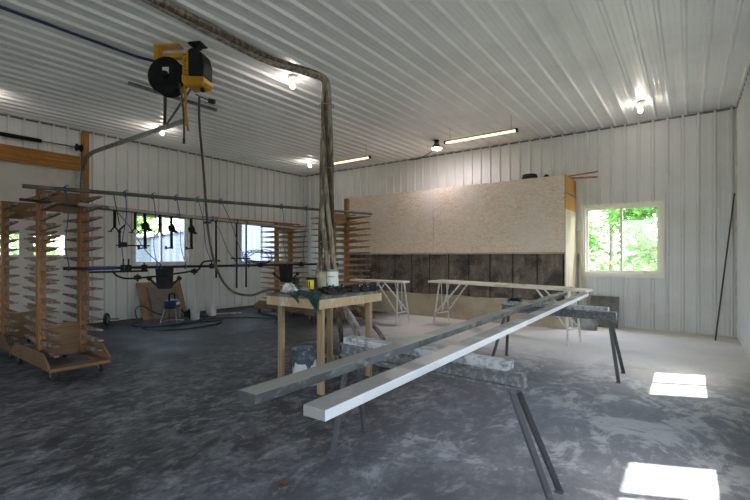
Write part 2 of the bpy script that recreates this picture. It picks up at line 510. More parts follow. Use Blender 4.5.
# overhead door, header, post
d = empty('door_1'); d['kind'] = 'structure'
wins = [(2.60, 3.10), (1.88, 2.38), (1.16, 1.66), (.44, .94)]
for k in range(5):
    z0, z1 = .62 * k, (.62 * (k + 1) if k < 4 else 3.14)
    b = MB()
    if k == 2:
        zs = (1.42, 1.81); ys = [DY0]
        for a, c in sorted(wins): ys += [a, c]
        ys.append(DY1)
        b.bb(XL - .06, XL - .015, DY0, DY1, z0, zs[0]); b.bb(XL - .06, XL - .015, DY0, DY1, zs[1], z1)
        for a, c in zip(ys[::2], ys[1::2]): b.bb(XL - .06, XL - .015, a, c, *zs)
    else:
        b.bb(XL - .06, XL - .015, DY0, DY1, z0, z1)
        for y in (DY0 + .03, 1.45, DY1 - .09): b.bb(XL - .015, XL - .005, y, y + .06, z0 + .01, z1 - .01)
    b.bb(XL - .018, XL - .010, DY0, DY1, z0 + .004, z0 + .018)
    sec = b.build('door_section', 'dooriron', d)
    if k == 2:
        for a, c in wins:
            f = MB()
            for y0, y1, z2, z3 in ((a - .03, a, 1.39, 1.84), (c, c + .03, 1.39, 1.84), (a, c, 1.39, 1.42), (a, c, 1.81, 1.84)):
                f.bb(XL - .015, XL, y0, y1, z2, z3)
            fr = f.build('window_frame', 'dooriron', sec)
            MB().bb(XL - .042, XL - .038, a, c, 1.42, 1.81).build('window_pane', 'glass', sec)
tag(MB().bb(XL + .02, XL + .065, -1.4, 3.34, 3.13, 3.42).build('header_beam', 'beamwood'), 'yellow lumber beam across the head of the overhead door', 'beam', kind='structure')
tag(MB().bb(XL + .02, XL + .065, 3.36, 3.50, 0, 3.93).build('door_post', 'postwood'), 'upright yellow lumber post beside the overhead door', 'post', kind='structure')
tag(MB().bb(XL + .005, XL + .019, 3.30, 3.35, 0, 3.12).build('door_trim', 'trim'), 'white trim', 'trim', kind='structure')
tag(MB().bb(XL + .02, XL + .05, 3.55, 9.4, 2.375, 2.415).build('trim_6', 'beamwood'), kind='structure')

# spring and shaft over the door
t = thing('torsion_spring', 'black coil spring and shaft mounted above the yellow door header', 'spring', (XL + .13, 3.3, 3.58))
MB().tube([(0, -3.6, 0), (0, .08, 0)], .013, 8).build('shaft', 'galv', t, True)
sp = MB().tube([(0, -3.5, 0), (0, -.62, 0)], .036, 14)
for i in range(110): sp.torus((0, -3.5 + i * .0262, 0), .036, .006, (0, 1, 0), 12, 5)
sp.build('coil', 'black', t, True)
MB().lathe([(.001, -.05), (.075, -.05), (.075, -.035), (.055, -.03), (.055, .03), (.075, .035), (.075, .05), (.001, .05)], (0, 0, 0), (0, 1, 0), 20).build('drum', 'black', t, True)
br = MB().bb(-.088, -.075, .07, .10, -.07, .07).bb(-.09, .03, .075, .095, -.02, .02); br.build('bearing_bracket', 'galv', t)

# door track with hangers
t = thing('door_track', 'bent steel overhead door track reaching into the room under the ceiling', 'track', (0, 3.36, 0))
pth = smooth_path([(XL + .10, 0, .3), (XL + .10, 0, 1.6), (XL + .10, 0, 2.75), (XL + .14, 0, 3.1), (XL + .30, 0, 3.33), (XL + .62, 0, 3.42), (XL + 1.2, 0, 3.425), (-8, 0, 3.42), (-6.0, 0, 3.40)], 6)
tr = MB()
for a, b in zip(pth, pth[1:]):
    tr.bar(a, b + (b - a) * .04, .065, .008, (0, 1, 0)) if False else tr.bar(a, b + (b - a).normalized() * .01, .06, .045, (0, 1, 0))
tr.build('rail', 'galv', t)
MB().bar((-6.65, .03, 3.43), (-6.65, .03, H - .02), .04, .006).bar((-6.65, .03, 3.43), (-6.65, .05, H - .02), .006, .04).build('hanger_angle', 'galv', t)
MB().bar((-6.62, .04, 3.46), (-5.72, .04, H - .03), .035, .006).build('brace', 'galv', t)
MB().bar((XL + .02, .02, 3.40), (XL + .30, .0, 3.40), .03, .03).build('wall_bracket', 'galv', t)
t = MB().bb(-6.66, -6.62, 2.85, 4.31, H - .038, H - .030)
t.bb(-6.66, -6.654, 2.85, 4.31, H - .075, H - .034)
tag(t.build('ceiling_angle', 'galv'), 'galvanised angle strip screwed to ceiling behind the hose reels', 'angle strip')

# ------------------------------------------------------------------ hose reels under the ceiling
t = thing('hose_reel', 'enclosed yellow and black hose reel hanging from a swivel plate', 'hose reel', (-4.82, 2.86, 3.46), R(28)); t.scale = (.66, .95, .86)
MB().bb(-.13, .13, -.09, .09, .585, .60).bb(-.05, .05, -.05, .05, .54, .585).lathe([(.03, .46), (.03, .55)], seg=12).build('swivel_mount', 'black', t)
def shell(w, pts): return MB().prism([(x, 0, z) for x, z in pts], (0, -w, 0), (0, w, 0))
top = [(-.20, .10), (-.20, .30), (-.14, .44), (-.05, .50), (.06, .50), (.16, .43), (.21, .30), (.21, .10)]
shell(.115, top).build('housing', 'blackplastic', t, False, .02)
shell(.124, [(-.21, .03), (-.21, .14), (-.05, .11), (.22, .09), (.22, .03), (.17, -.02), (-.14, -.03)]).build('lower_shell', 'yellow', t, False, .015)
sd = MB().prism([(x, 0, z) for x, z in [(-.185, .12), (-.185, .36), (-.13, .44), (-.08, .44), (-.075, .12)]], (0, -.124, 0), (0, -.112, 0))
pn = sd.build('side_panel', 'yellow', t)
tx = bpy.data.curves.new('lettering', 'FONT'); tx.body = 'DEWALT'; tx.size = .078; tx.align_x = 'CENTER'; tx.align_y = 'CENTER'; tx.extrude = .0015
tx.materials.append(M['blackplastic'])
tmp = bpy.data.objects.new('lettering_curve', tx); C.objects.link(tmp)
bpy.context.view_layer.update()
lm = bpy.data.meshes.new_from_object(tmp.evaluated_get(bpy.context.evaluated_depsgraph_get()))
bpy.data.objects.remove(tmp)
to = bpy.data.objects.new('lettering', lm); C.objects.link(to); to.parent = pn
to.rotation_euler = (R(90), R(-90), 0); to.location = (-.130, -.1255, .27)
MB().box((.10, 0, -.045), (.05, .05, .05)).build('hose_outlet', 'black', t)

t = thing('hose_reel', 'open black spool hose reel on a yellow ceiling bracket', 'hose reel', (-5.12, 2.66, 3.345), R(32))
MB().bb(-.16, .16, -.06, .06, .60, .625).bb(-.16, -.10, -.05, .05, .44, .60).bb(-.10, .20, -.035, .035, .46, .52).build('ceiling_bracket', 'yellow', t, False, .006)
MB().bb(-.07, -.03, .07, .09, .1, .5).bb(-.07, -.03, -.02, .09, .48, .5).build('arm', 'yellow', t)
sp = MB()
for y in (-.075, .075): sp.lathe([(.03, -.006), (.215, -.006), (.222, 0), (.215, .006), (.03, .006)], (0, y, .24), (0, 1, 0), 32)
sp.build('spool_flange', 'black', t, True)
hs = MB()
for y in (-.05, -.025, 0, .025, .05):
    for rr in (.12, .145, .17, .195): hs.torus((0, y, .24), rr, .013, (0, 1, 0), 28, 6)
hs.build('wound_hose', 'rubber', t, True)
MB().lathe([(.001, -.11), (.04, -.11), (.05, -.08), (.12, -.078), (.12, .078), (.05, .08), (.04, .11), (.001, .11)], (0, 0, .24), (0, 1, 0), 20).build('hub', 'blackplastic', t, True)
MB().bb(-.03, .05, -.086, -.083, .25, .33).build('label_sticker', 'white', t)

st = MB()
for i, (dx, dy) in enumerate(((0, 0), (.03, .01), (-.03, .02))):
    st.tube(smooth_path([(dx, dy, .06), (dx - .03 + .05 * i, dy, -.12), (dx * .5 + .04, dy, -.26), (dx + .06, dy + .01, -.34 - .12 * (i == 1) - .05 * i)], 5), .013, 6)
o = tag(st.build('hanging_strap', 'yellowstrap', smooth=True, loc=(-4.98, 2.76, 3.43)), 'knotted yellow strap dangling between the two hose reels', 'strap')

tag(MB().tube([(-5.68, -3.9, H - .045), (-5.68, 1.0, H - .045), (-5.68, 2.55, H - .05), (-5.45, 2.74, H - .12), (-5.28, 2.72, 3.86)], .018, 8).build('air_line', 'blue', smooth=True), 'blue air line fixed along ceiling to the black reel', 'pipe')

air = smooth_path([(-4.78, 2.86, 3.34), (-4.775, 2.86, 3.0), (-4.70, 2.87, 2.4), (-4.63, 2.88, 1.75), (-4.55, 2.90, 1.38), (-4.42, 2.92, 1.14), (-4.24, 2.96, .985), (-4.05, 3.06, .95), (-3.93, 3.16, 1.00), (-3.83, 3.19, 1.016), (-3.72, 3.20, 1.008)], 8)
t = thing('air_hose', 'brown air hose drooping from the enclosed reel onto the workbench', 'hose', (0, 0, 0))
MB().tube(air, .014, 8).build('hose', 'airhose', t, True)
MB().box((-4.64, 2.88, 1.80), (.07, .05, .025)).build('hose_stop', 'rubber', t)
tag(MB().tube(smooth_path([(-4.80, 2.62, 3.42), (-4.83, 2.68, 3.2), (-4.84, 2.70, 2.95), (-4.84, 2.70, 2.80)], 5), .011, 8).tube([(-4.84, 2.70, 2.80), (-4.84, 2.70, 2.74)], .016, 8).build('hanging_hose', 'airhose', smooth=True), 'short brown hose end hanging below the strap', 'hose')
tag(MB().tube([(-4.72, 2.95, 3.30), (-4.66, 2.99, 3.28)], .03, 10).tube([(-4.86, 2.86, 3.38), (-4.72, 2.95, 3.30)], .008, 6).build('hose_bumper', 'rubber', smooth=True), 'small black rubber bumper beside the yellow strap', 'bumper')

# ------------------------------------------------------------------ dusty hose bundle
t = thing('hose_bundle', 'thick bundle of dust caked hoses along ceiling and down behind workbench', 'hoses', (-4.08, 4.36, 0))
ends = [(-.05, -.10), (.28, .02), (.55, .10), (.80, -.06), (.10, .22), (.42, .20), (.98, .14)]
mats = ['hose', 'hosedark', 'hose', 'hosegrey', 'hosedark', 'hose', 'hosedark']
for i, (ex, ey) in enumerate(ends):
    a0 = i * 2 * math.pi / 6
    def off(k, rr): return (rr * math.cos(a0 + k * .55), rr * math.sin(a0 + k * .55))
    r0 = 0 if i == 6 else .043
    pts = []
    for k, (y, z) in enumerate(((-4.6, 3.90), (-3.4, 3.905), (-2.5, 3.885), (-1.7, 3.91), (-.9, 3.89), (-.35, 3.90))):
        a, b = off(k, r0)
        pts.append((-.13 + .09 * math.sin(k * 1.3) + a, y, z + b * .55))
    a, b = off(6, r0); pts.append((-.05 + a * .6, -.09 + b * .3, 3.895 + b * .5)); pts.append((-.005 + a * .7, -.01 + b * .7, 3.83))
    for k, z in enumerate((3.62, 3.2, 2.7, 2.2, 1.75, 1.35, 1.05)):
        rr = (.042 + .012 * k) * (0 if i == 6 else 1)
        a, b = off(7 + k, rr); pts.append((a, b, z))
    pts += [(ex * .45, ey * .5, .72), (ex * .85, ey * .9, .38), (ex * 1.0, ey, .10), (ex * 1.1 + .10, ey + .02, .032), (ex * 1.25 + .35, ey + .03 * i, .032)]
    rad = [.034, .028, .036, .026, .03, .034, .03][i]
    MB().tube(smooth_path(pts, 6), rad, 8).build('hose', mats[i], t, True)
for z in (3.5, 2.62, 1.6): MB().torus((0, 0, z), .10, .006, (0, 0, 1), 20, 6).build('tie', 'hosegrey', t, True)

# ------------------------------------------------------------------ ceiling lights
def bulb_light(loc, label):
    t = thing('bulb_light', label, 'light', loc, 0, 'bare bulbs in porcelain holders')
    MB().lathe([(.001, 0), (.068, 0), (.066, -.018), (.045, -.03), (.034, -.055), (.028, -.075), (.001, -.075)], seg=24).build('lampholder', 'porcelain', t, True)
    MB().lathe([(.001, -.165), (.016, -.162), (.028, -.15), (.033, -.132), (.030, -.112), (.019, -.09), (.016, -.074)], seg=20).build('bulb', 'bulb', t, True)
    return t
bl = bulb_light((-4.60, 4.2, H - .020), 'lit bare bulb on ceiling beside the dusty hose bundle')
dup(bl, (-8.3, 8.2, H - .020), label='lit bare bulb in far left corner, just beside hose bundle top')
dup(bl, (-.67, 8.4, H - .020), label='lit bare bulb on ceiling near the far window')
dup(bl, (-8.45, 4.26, H - .020), label='lit bare bulb just below the end of the door track')
dup(bl, (-8.75, 1.62, H - .020), label='lit bare bulb above the overhead door side')

t = thing('flood_light', 'round bright flood lamp on a ceiling box beside the long tube', 'light', (-4.53, 8.40, H - .02))
MB().lathe([(.001, 0), (.06, 0), (.06, -.03), (.03, -.035), (.03, -.07)], seg=16).build('ceiling_box', 'black', t, True)
MB().bar((-.05, 0, -.05), (-.07, 0, -.16), .015, .015).bar((.05, 0, -.05), (.07, 0, -.16), .015, .015).bar((-.05, 0, -.05), (.05, 0, -.05), .015, .015).build('yoke', 'galv', t)
MB().lathe([(.001, -.07), (.05, -.08), (.075, -.12), (.12, -.17), (.125, -.19), (.115, -.19), (.10, -.165)], seg=28).build('reflector', 'galv', t, True)
MB().lathe([(.112, -.185), (.09, -.20), (.05, -.205), (.001, -.207)], seg=24).build('lens', 'led', t, True)
o = MB().tube(smooth_path([(-.02, .02, -.10), (-.25, .3, -.13), (-.6, .6, -.12), (-1.0, .95, -.10), (-1.35, 1.12, -.06)], 6), .008, 6)
o.build('power_cord', 'black', t, True)

def tube_light(loc, label, L=1.47):
    t = thing('tube_light', label, 'light', loc, 0, 'hanging tube lights')
    MB().bb(0, L, -.03, .03, .0, .02).build('housing', 'galv', t)
    MB().tube([(.03, 0, -.014), (L - .03, 0, -.014)], .021, 12).build('tube', 'tube', t, True)
    for x in (0, L - .035): MB().bb(x, x + .035, -.032, .032, -.04, .022).build('end_cap', 'blackplastic', t)
    for x in (.12, L - .12): MB().tube([(x, 0, .02), (x, 0, .29)], .003, 5).build('hanging_wire', 'galv', t)
    return t
tl = tube_light((-3.97, 7.70, 3.69), 'lit tube light hung above the strand board, beside flood lamp')
dup(tl, (-7.38, 7.78, 3.69), label='lit tube light partly behind the vertical hose bundle')

# ------------------------------------------------------------------ spray booth
BX0, BX1, BY, BZ0, BZ1 = -7.32, -1.92, 8.65, 1.475, 2.95
t = thing('spray_booth', 'long spray booth of pale strand board over dark filter panels', 'spray booth', (0, 0, 0))
for i, (a, b) in enumerate(((BX0, -4.755), (-4.749, BX1))):
    MB().bb(a, b, BY, BY + .018, BZ0, BZ1).build('strand_board', 'osb', t)
MB().bb(BX0, BX1 + .02, BY - .02, BY + .03, BZ0 - .035, BZ0).build('ledge', 'plinth', t)
n = 11; w = (BX1 - BX0 - .06) / n
for i in range(n):
    x = BX0 + .03 + i * w
    fb = MB(); gx, gz = 6, 8
    vs = [(x + .012 + (w - .024) * a / gx, BY + .03 + .012 * random.random() * (0 < a < gx), .53 + .90 * b / gz) for b in range(gz + 1) for a in range(gx + 1)]
    fs = [(b * (gx + 1) + a, b * (gx + 1) + a + 1, (b + 1) * (gx + 1) + a + 1, (b + 1) * (gx + 1) + a) for b in range(gz) for a in range(gx)]
    fb.add(vs, fs)
    fb.bb(x + .012, x + w - .012, BY + .045, BY + .08, .53, 1.435)
    fb.build('filter_panel', 'filter', t)
gr = MB()
for i in range(n + 1):
    x = BX0 + .03 + i * w
    gr.bb(x - .007, x + .007, BY + .02, BY + .06, .52, 1.44)
gr.build('filter_grid', 'drum', t)
MB().bb(BX0, BX1, BY - .01, BY + .02, 0, .52).build('kick_board', 'plinth', t)
MB().bb(BX0, BX1, BY + .10, YF - .04, 0, .10).build('floor_frame', 'plinth', t)
eb = MB().bb(BX1, BX1 + .02, BY, YF - .03, 2.30, BZ1); eb.build('end_board', 'boothend', t)
eb = MB().bb(BX1, BX1 + .02, BY, YF - .03, 0, 2.30); eb.build('end_board', 'boothend2', t)
MB().bb(BX1 + .02, BX1 + .024, BY - .01, YF - .03, 2.60, 2.625).build('strap', 'green', t)
MB().bb(BX0, BX0 + .02, BY, YF - .03, 0, BZ1).build('end_board', 'boothend2', t)
MB().bb(BX0, BX1, BY + .018, YF - .03, BZ1 - .02, BZ1 - .001).build('roof_board', 'boothend2', t)
MB().bb(BX0, BX0 + .09, BY + .05, BY + .14, BZ1, BZ1 + .02).build('corner_block', 'boothend', t)

# stuff on top of the booth
o = MB()
for k in range(4): o.torus((0, 0, .024 + k * .042), .14 - .012 * (k % 2), .022, (0, 0, 1), 30, 8)
tag(o.build('hose_coil', 'drum', smooth=True, loc=(-2.72, 9.15, BZ1)), 'dark coiled hose lying on top of the strand board booth', 'hose')
o = MB().lathe([(.001, 0), (.07, 0), (.08, .02), (.08, .10), (.05, .13), (.03, .16), (.001, .16)], seg=16)
tag(o.build('tin_can', 'drum', smooth=True, loc=(-2.42, 9.30, BZ1)), 'small dark can beside the hose coil on top of booth', 'can')
for i, (a, b, zz, lab) in enumerate((((-2.62, 8.78, .012), (-2.10, 8.93, .012), .012, 'thin board lying at a slant beside the dark can on the booth'),
                                ((-2.05, 9.0, .014), (-1.50, 9.48, .14), .014, 'upper thin board sticking out past the booth end'),
                                ((-2.0, 9.18, .014), (-1.48, 9.40, .02), .014, 'lower thin board sticking out past the booth end'))):
    tag(MB().bar(V(a) + V((0, 0, BZ1)), V(b) + V((0, 0, BZ1)), .10, .022).build('wood_scrap', 'armclean'), lab, 'board', 'boards on top of the booth')

# ------------------------------------------------------------------ drying racks
ZT = 2.14
def make_rack(loc, label, armm, ext=0.0, dz=0.0, al=.60):
    t = thing('drying_rack', label, 'drying rack', loc, 0, 'wooden drying racks on casters')
    MB().bb(-.72, .72, -.30, -.21, .125, .155).bb(-.72, .72, .21, .30, .125, .155).bb(-.72, -.55, -.21, .21, .125, .155).bb(.50, .76, -.30, .30, .12, .124).bb(.55, .72, -.21, .21, .125, .155).build('base', 'rackply', t)
    for y in (-.315, .295):
        MB().prism([(-.70, y, .155), (-.70, y, .19), (-.50, y, .31), (.50, y, .31), (.70, y, .19), (.70, y, .155)], (0, 0, 0), (0, .02, 0)).build('side_board', 'rackply', t)
    MB().bb(-.02, .02, -.145, .215, .16, .56).build('lower_panel', 'rackply', t)
    MB().bb(-.02, .02, -.145, .215, 1.95 + dz, 2.20 + dz).build('upper_panel', 'rackply', t)
    for y in (-.185, .25):
        MB().bb(-.045, .045, y - .04, y + .04, .156, ZT + .06 + dz + (ext if y > 0 else 0)).build('post', 'rackwood', t)
    for y in (-.185, .25):
        for k in range(16):
            z = ZT + dz - .125 * k
            for s in (-1, 1):
                dr = random.uniform(-.014, 0); L = al + random.uniform(-.03, .02)
                yy = y + random.uniform(-.008, .008)
                MB().prism([(s * .046, y - .022, z), (s * L, yy - .022, z + dr), (s * L, yy - .022, z - .016 + dr), (s * .046, y - .022, z - .066)], (0, 0, 0), (0, .044, 0)).build('arm', armm, t)
    for x in (-.60, .60):
        for y in (-.24, .24):
            c = MB().bb(x - .035, x + .035, y - .035, y + .035, .118, .125)
            c.bb(x - .02, x + .025, y - .027, y - .021, .045, .118).bb(x - .02, x + .025, y + .021, y + .027, .045, .118)
            co = c.build('caster', 'galv', t)
            MB().lathe([(.001, -.02), (.04, -.02), (.05, -.012), (.05, .012), (.04, .02), (.001, .02)], (x, y, .05), (0, 1, 0), 18).build('wheel', 'rubber', co, True)
    return t
make_rack((-6.33, 1.90, 0), 'whole nearest wooden drying rack cart in front of the overhead door', 'armwood')
make_rack((-8.02, 1.93, 0), 'wooden drying rack standing behind the nearest rack, close to the overhead door', 'armwood')
make_rack((-8.0, 6.98, 0), 'wooden drying rack in front of the pale window by the far corner', 'armclean')
make_rack((-5.95, 6.74, 0), 'wooden drying rack half hidden by the hose bundle, near the booth', 'armclean', .34, .095, .62)

# long bars resting on the racks
t = tag(MB().tube([(-5.85, 1.42, ZT + .024), (-5.30, 7.02, ZT + .134)], .024, 10).build('steel_pipe', 'greenpipe', smooth=True), 'long grey green pipe laid across the tops of two racks', 'pipe')
P2A, P2B = V((-6.02, 1.44, ZT - .125 + .019)), V((-7.50, 6.95, ZT - .125 + .019))
tag(MB().tube([P2A, P2B], .017, 10).build('steel_pipe', 'darkpipe', smooth=True), 'lower dark pipe on the racks, carrying the hanging bar clamps', 'pipe')
P3A, P3B = V((-6.06, 2.02, ZT - .125 + .024)), V((-7.43, 7.3, ZT - .125 + .024))
tag(MB().bar(P3A, P3B, .045, .042).build('flat_bar', 'whitepipe'), 'chipped pale bar lying on racks just below the grey green pipe', 'bar')
P4A, P4B = V((-6.18, 1.55, ZT - .25 + .021)), V((-7.56, 6.6, ZT - .25 + .021))

def p1(y): return V((-5.85 + .55 * (y - 1.42) / 5.6, y, ZT + .024 + .110 * (y - 1.42) / 5.6))
def p2(y): return P2A + (P2B - P2A) * ((y - P2A.y) / (P2B.y - P2A.y))
def p3(y): return P3A + (P3B - P3A) * ((y - P3A.y) / (P3B.y - P3A.y))
def rod(y): return V((-5.70 + .0988 * (y - 1.75), y, 1.255))

# black hanging spray bar
t = thing('hanging_bar', 'long black bar with plates and cranks hung on wires between racks', 'bar', (0, 0, 0))
MB().tube([rod(1.75), rod(5.95)], .017, 8).build('rod', 'black', t, True)
MB().tube([rod(1.98), rod(2.28)], .022, 10).build('tape_sleeve', 'blue', t, True)
MB().tube([rod(3.80), rod(4.05)], .021, 10).build('tape_sleeve', 'blue', t, True)
MB().tube([rod(5.42), rod(5.62)], .022, 10).build('tape_sleeve', 'blue', t, True)
for y in (2.858, 4.787):
    p = rod(y)
    m = MB().prism([(0, -.115, 0), (0, .115, 0), (0, .105, -.27), (0, .075, -.29), (0, -.06, -.29), (0, -.095, -.27)], (.02, 0, 0), (.034, 0, 0))
    rot = Matrix.Rotation(R(-48), 4, 'Z')
    m.v = [tuple(rot @ V(v) + p) for v in m.v]
    pl = m.build('plate', 'black', t)
    b = MB()
    for dy, dz in ((-.085, -.03), (.085, -.03), (.03, -.06), (.0, -.15), (-.05, -.24), (.07, -.24)):
        b.lathe([(.001, .008), (.010, .008), (.012, 0)], (.034, dy, dz), (1, 0, 0), 8)
    b.v = [tuple(rot @ V(v) + p) for v in b.v]; b.build('bolt', 'black', pl)
    for s in (-1, 1):
        a = MB().bar((.03, s * .09, -.25), (.03, s * .19, -.15), .022, .022).lathe([(.001, -.02), (.03, -.02), (.03, .02), (.001, .02)], (.03, s * .19, -.15), (0, 1, 1), 10)
        a.v = [tuple(rot @ V(v) + p) for v in a.v]; a.build('crank', 'black', t)
# bent side rods and clamps on the bar
MB().tube(smooth_path([rod(2.22) + V((.04, 0, -.03)), rod(2.28) + V((.05, 0, -.10)), rod(2.42) + V((.05, 0, -.135)), rod(2.8) + V((.05, 0, -.11)), rod(3.15) + V((.04, 0, -.07)), rod(3.28) + V((.04, 0, -.05)), rod(3.34) + V((.04, 0, .05)), rod(3.44) + V((.04, 0, .075)), rod(3.6) + V((.04, 0, .075))], 5), .012, 8).build('bent_rod', 'black', t, True)
MB().tube([rod(1.98) + V((.05, 0, -.045)), rod(2.62) + V((.05, 0, -.045))], .012, 8).build('lower_rod', 'black', t, True)
for y in (2.36, 2.42, 2.6, 3.5, 4.3, 5.1):
    p = rod(y)
    MB().box(p, (.05, .05, .07)).bar(p + V((0, 0, .03)), p + V((0, 0, .11 if y < 2.5 else .06)), .014, .014).build('clamp_collar', 'black', t)
for y, dz in ((2.5, -.125), (3.22, -.065)):
    p = rod(y) + V((.05, 0, dz)); MB().box(p, (.06, .06, .05)).bar(p + V((.0, 0, -.05)), p + V((0, 0, .04)), .02, .02).build('clamp_knob', 'black', t)
# coil of cable on the bar
o = MB()
for i in range(4):
    c = rod(4.22) + V((.015 * i, .02 * i, .13))
    o.tube([c + V((.05 * math.sin(a) * (i - 1.5) + .06 * math.cos(a), (.20 + .02 * i) * math.cos(a) + .01 * i, .09 * math.sin(a) + .025 * math.sin(3 * a + i))) for a in [2 * math.pi * k / 28 for k in range(29)]], .007, 6)
o.tube([rod(3.80) + V((0, 0, .11)), rod(4.12) + V((0, 0, .11))], .012, 6)
tag(o.build('cable_loop', 'rubber', smooth=True), 'loose black cable loops lying over the hanging black bar', 'cable')

# blue wires from the pipes to the bar
def wire(y, y2, src, label, loops=True, col='bluewire'):
    a, b = src(y), rod(y2)
    pts = [a + V((.0, .0, .03)), a + V((.03, .0, .0)), a + (b - a) * .3 + V((.012, .02, 0)), a + (b - a) * .7 + V((-.01, -.015, 0)), b + V((.02, 0, .02)), b + V((.0, .0, -.022))]
    m = MB().tube(smooth_path(pts, 5), .0055, 5)
    if loops:
        m.torus(a, .032, .006, (0, 1, .1), 14, 5)
        m.tube(smooth_path([a + V((0, 0, .03)), a + V((.015, .015, .05)), a + V((.03, .03, .035))], 4), .005, 5)
    m.torus(b, .026, .006, (0, 1, 0), 14, 5)
    return tag(m.build('hanging_wire', col, smooth=True), label, 'wire', 'wires holding up the black bar')
wire(1.80, 1.80, p1, 'thin wire at the start of the black bar, passing the nearest rack')
wire(2.42, 2.36, p1, 'blue wire down to the bar just beyond the nearest rack')
wire(2.52, 2.80, p2, 'long slanting wire between the nearest rack and the first plate')
wire(3.35, 3.50, p1, 'blue wire hanging just before the drooping air hose')
wire(3.70, 4.10, p1, 'slanting wire crossing another one beyond the air hose')
wire(4.20, 3.90, p3, 'blue wire with bright blue knot, crossing beside the black hanging rods')
wire(2.75, 2.75, p1, 'upright wire just before the first window, beside the sideways clamp')
wire(3.05, 3.12, p1, 'wire dropping across the right part of the first window')
wire(5.30, 5.15, p1, 'wire at the far end, beyond the cable loops')
wire(4.78, 4.80, p1, 'doubled blue wire just above the second plate')
tag(MB().lathe([(.001, -.03), (.022, -.025), (.028, 0), (.022, .025), (.001, .03)], p3(4.20) + V((0, 0, -.02)), (0, 0, 1), 12).build('wire_knot', 'blue', smooth=True), 'bright blue knot on the pale bar', 'knot')

# hanging bar clamps
def bar_clamp(loc, label, L=.46, rz=0, small=False):
    t = thing('hanging_clamp', label, 'clamp', loc, rz, 'black clamps hanging from the pipe')
    if small:
        MB().bar((0, 0, .022), (0, 0, -L), .022, .03).torus((0, 0, 0), .026, .007, (0, 1, 0), 14, 5).build('shank', 'black', t)
        MB().bar((0, 0, -L + .02), (.0, -.06, -L - .05), .014, .014).bar((0, 0, -L + .02), (0, .07, -L - .05), .014, .014).bar((0, -.09, -L - .05), (0, -.04, -L - .05), .02, .014).bar((0, .04, -L - .05), (0, .10, -L - .05), .02, .014).build('jaw', 'black', t)
    else:
        MB().bar((0, 0, .022), (.0, .01, -L), .024, .034).torus((0, 0, 0), .026, .007, (0, 1, 0), 14, 5).build('bar', 'black', t)
        MB().prism([(0, -.05, -.17), (0, .02, -.12), (0, .06, -.17), (0, .07, -.22), (0, .12, -.25), (0, .10, -.265), (0, .03, -.25), (0, -.03, -.24)], (-.02, 0, 0), (.02, 0, 0)).build('trigger_head', 'black', t)
        MB().bar((0, .03, -L + .02), (0, -.10, -L + .005), .03, .018).bar((0, -.10, -L - .01), (0, -.10, -L + .04), .034, .012).build('fixed_jaw', 'black', t)
    return t
def yfor(src, px):
    lo, hi = 1.5, 7.0
    for _ in range(40):
        m = (lo + hi) / 2; p = src(m)
        x = 375 + 424 * (p.x * .803 + p.y * .596) / (-p.x * .596 + p.y * .803)
        if x < px: lo = m
        else: hi = m
    return (lo + hi) / 2
for px, L, sm, lab in ((114.5, .20, True, 'small black clamp hanging before the first window'), (135, .20, True, 'small black clamp at the edge of the first window'),
                       (144.5, .48, False, 'bar clamp hanging in front of first window, over the greenery'), (159.5, .22, True, 'small black clamp at the middle of the first window'),
                       (171, .47, False, 'bar clamp hanging in front of the first window, over the pale shed'), (191, .47, False, 'bar clamp hanging against the wall just beyond the first window')):
    bar_clamp(p2(yfor(p2, px)), lab, L + .05, R(15), sm)
for px, L, lab in ((216, 1.02, 'shorter black rod hanging from the pale bar beside the air hose'), (236.5, 1.24, 'long black rod hanging just before the second window'), (246, 1.24, 'long black rod hanging in front of the second window')):
    p = p3(yfor(p3, px))
    tag(MB().bar((0, 0, .0), (.0, .0, -L), .026, .02).torus((0, 0, 0), .036, .008, (0, 1, 0), 14, 5).build('hanging_rod', 'black', loc=p), lab, 'rod', 'black rods hanging from the pale bar')

# hook clamps lying on rack arms
t = MB().bar((-5.60, 2.26, 1.53), (-5.52, 2.62, 1.53), .02, .016).bar((-5.60, 2.30, 1.50), (-5.60, 2.30, 1.72), .022, .016).bar((-5.60, 2.30, 1.72), (-5.60, 2.36, 1.78), .02, .016).box((-5.59, 2.34, 1.54), (.05, .07, .06)).tube([(-5.60, 2.30, 1.78), (-5.765, 2.30, 2.17)], .005, 5)
tag(t.build('hanging_clamp', 'black'), 'black clamp hung sideways beside the nearest rack post', 'clamp')

# ------------------------------------------------------------------ workbench
t = thing('workbench', 'paint spattered wooden workbench with tools and cans on top', 'workbench', (0, 0, 0))
TX0, TX1, TY0, TY1, TZ = -3.79, -2.96, 3.06, 4.12, .99
MB().bb(TX0, TX1, TY0, TY1, TZ - .03, TZ).build('tabletop', 'tabletop', t, False, .004)
ap = MB().bb(TX0 + .02, TX1 - .0, TY0 + .0, TY0 + .038, TZ - .125, TZ - .03).bb(TX0 + .02, TX1, TY1 - .04, TY1 - .002, TZ - .125, TZ - .03)
ap.bb(TX1 - .038, TX1, TY0 + .038, TY1 - .04, TZ - .125, TZ - .03).bb(TX0 + .02, TX0 + .058, TY0 + .038, TY1 - .04, TZ - .125, TZ - .03)
ap.build('apron', 'tablewood', t)
for x, y in ((-3.735, 3.24), (-3.00, 3.12), (-3.01, 3.93), (-3.735, 4.05)):
    MB().bb(x - .036, x + .036, y - .022, y + .022, 0, TZ - .031).build('leg', 'legwood', t, False, .003)

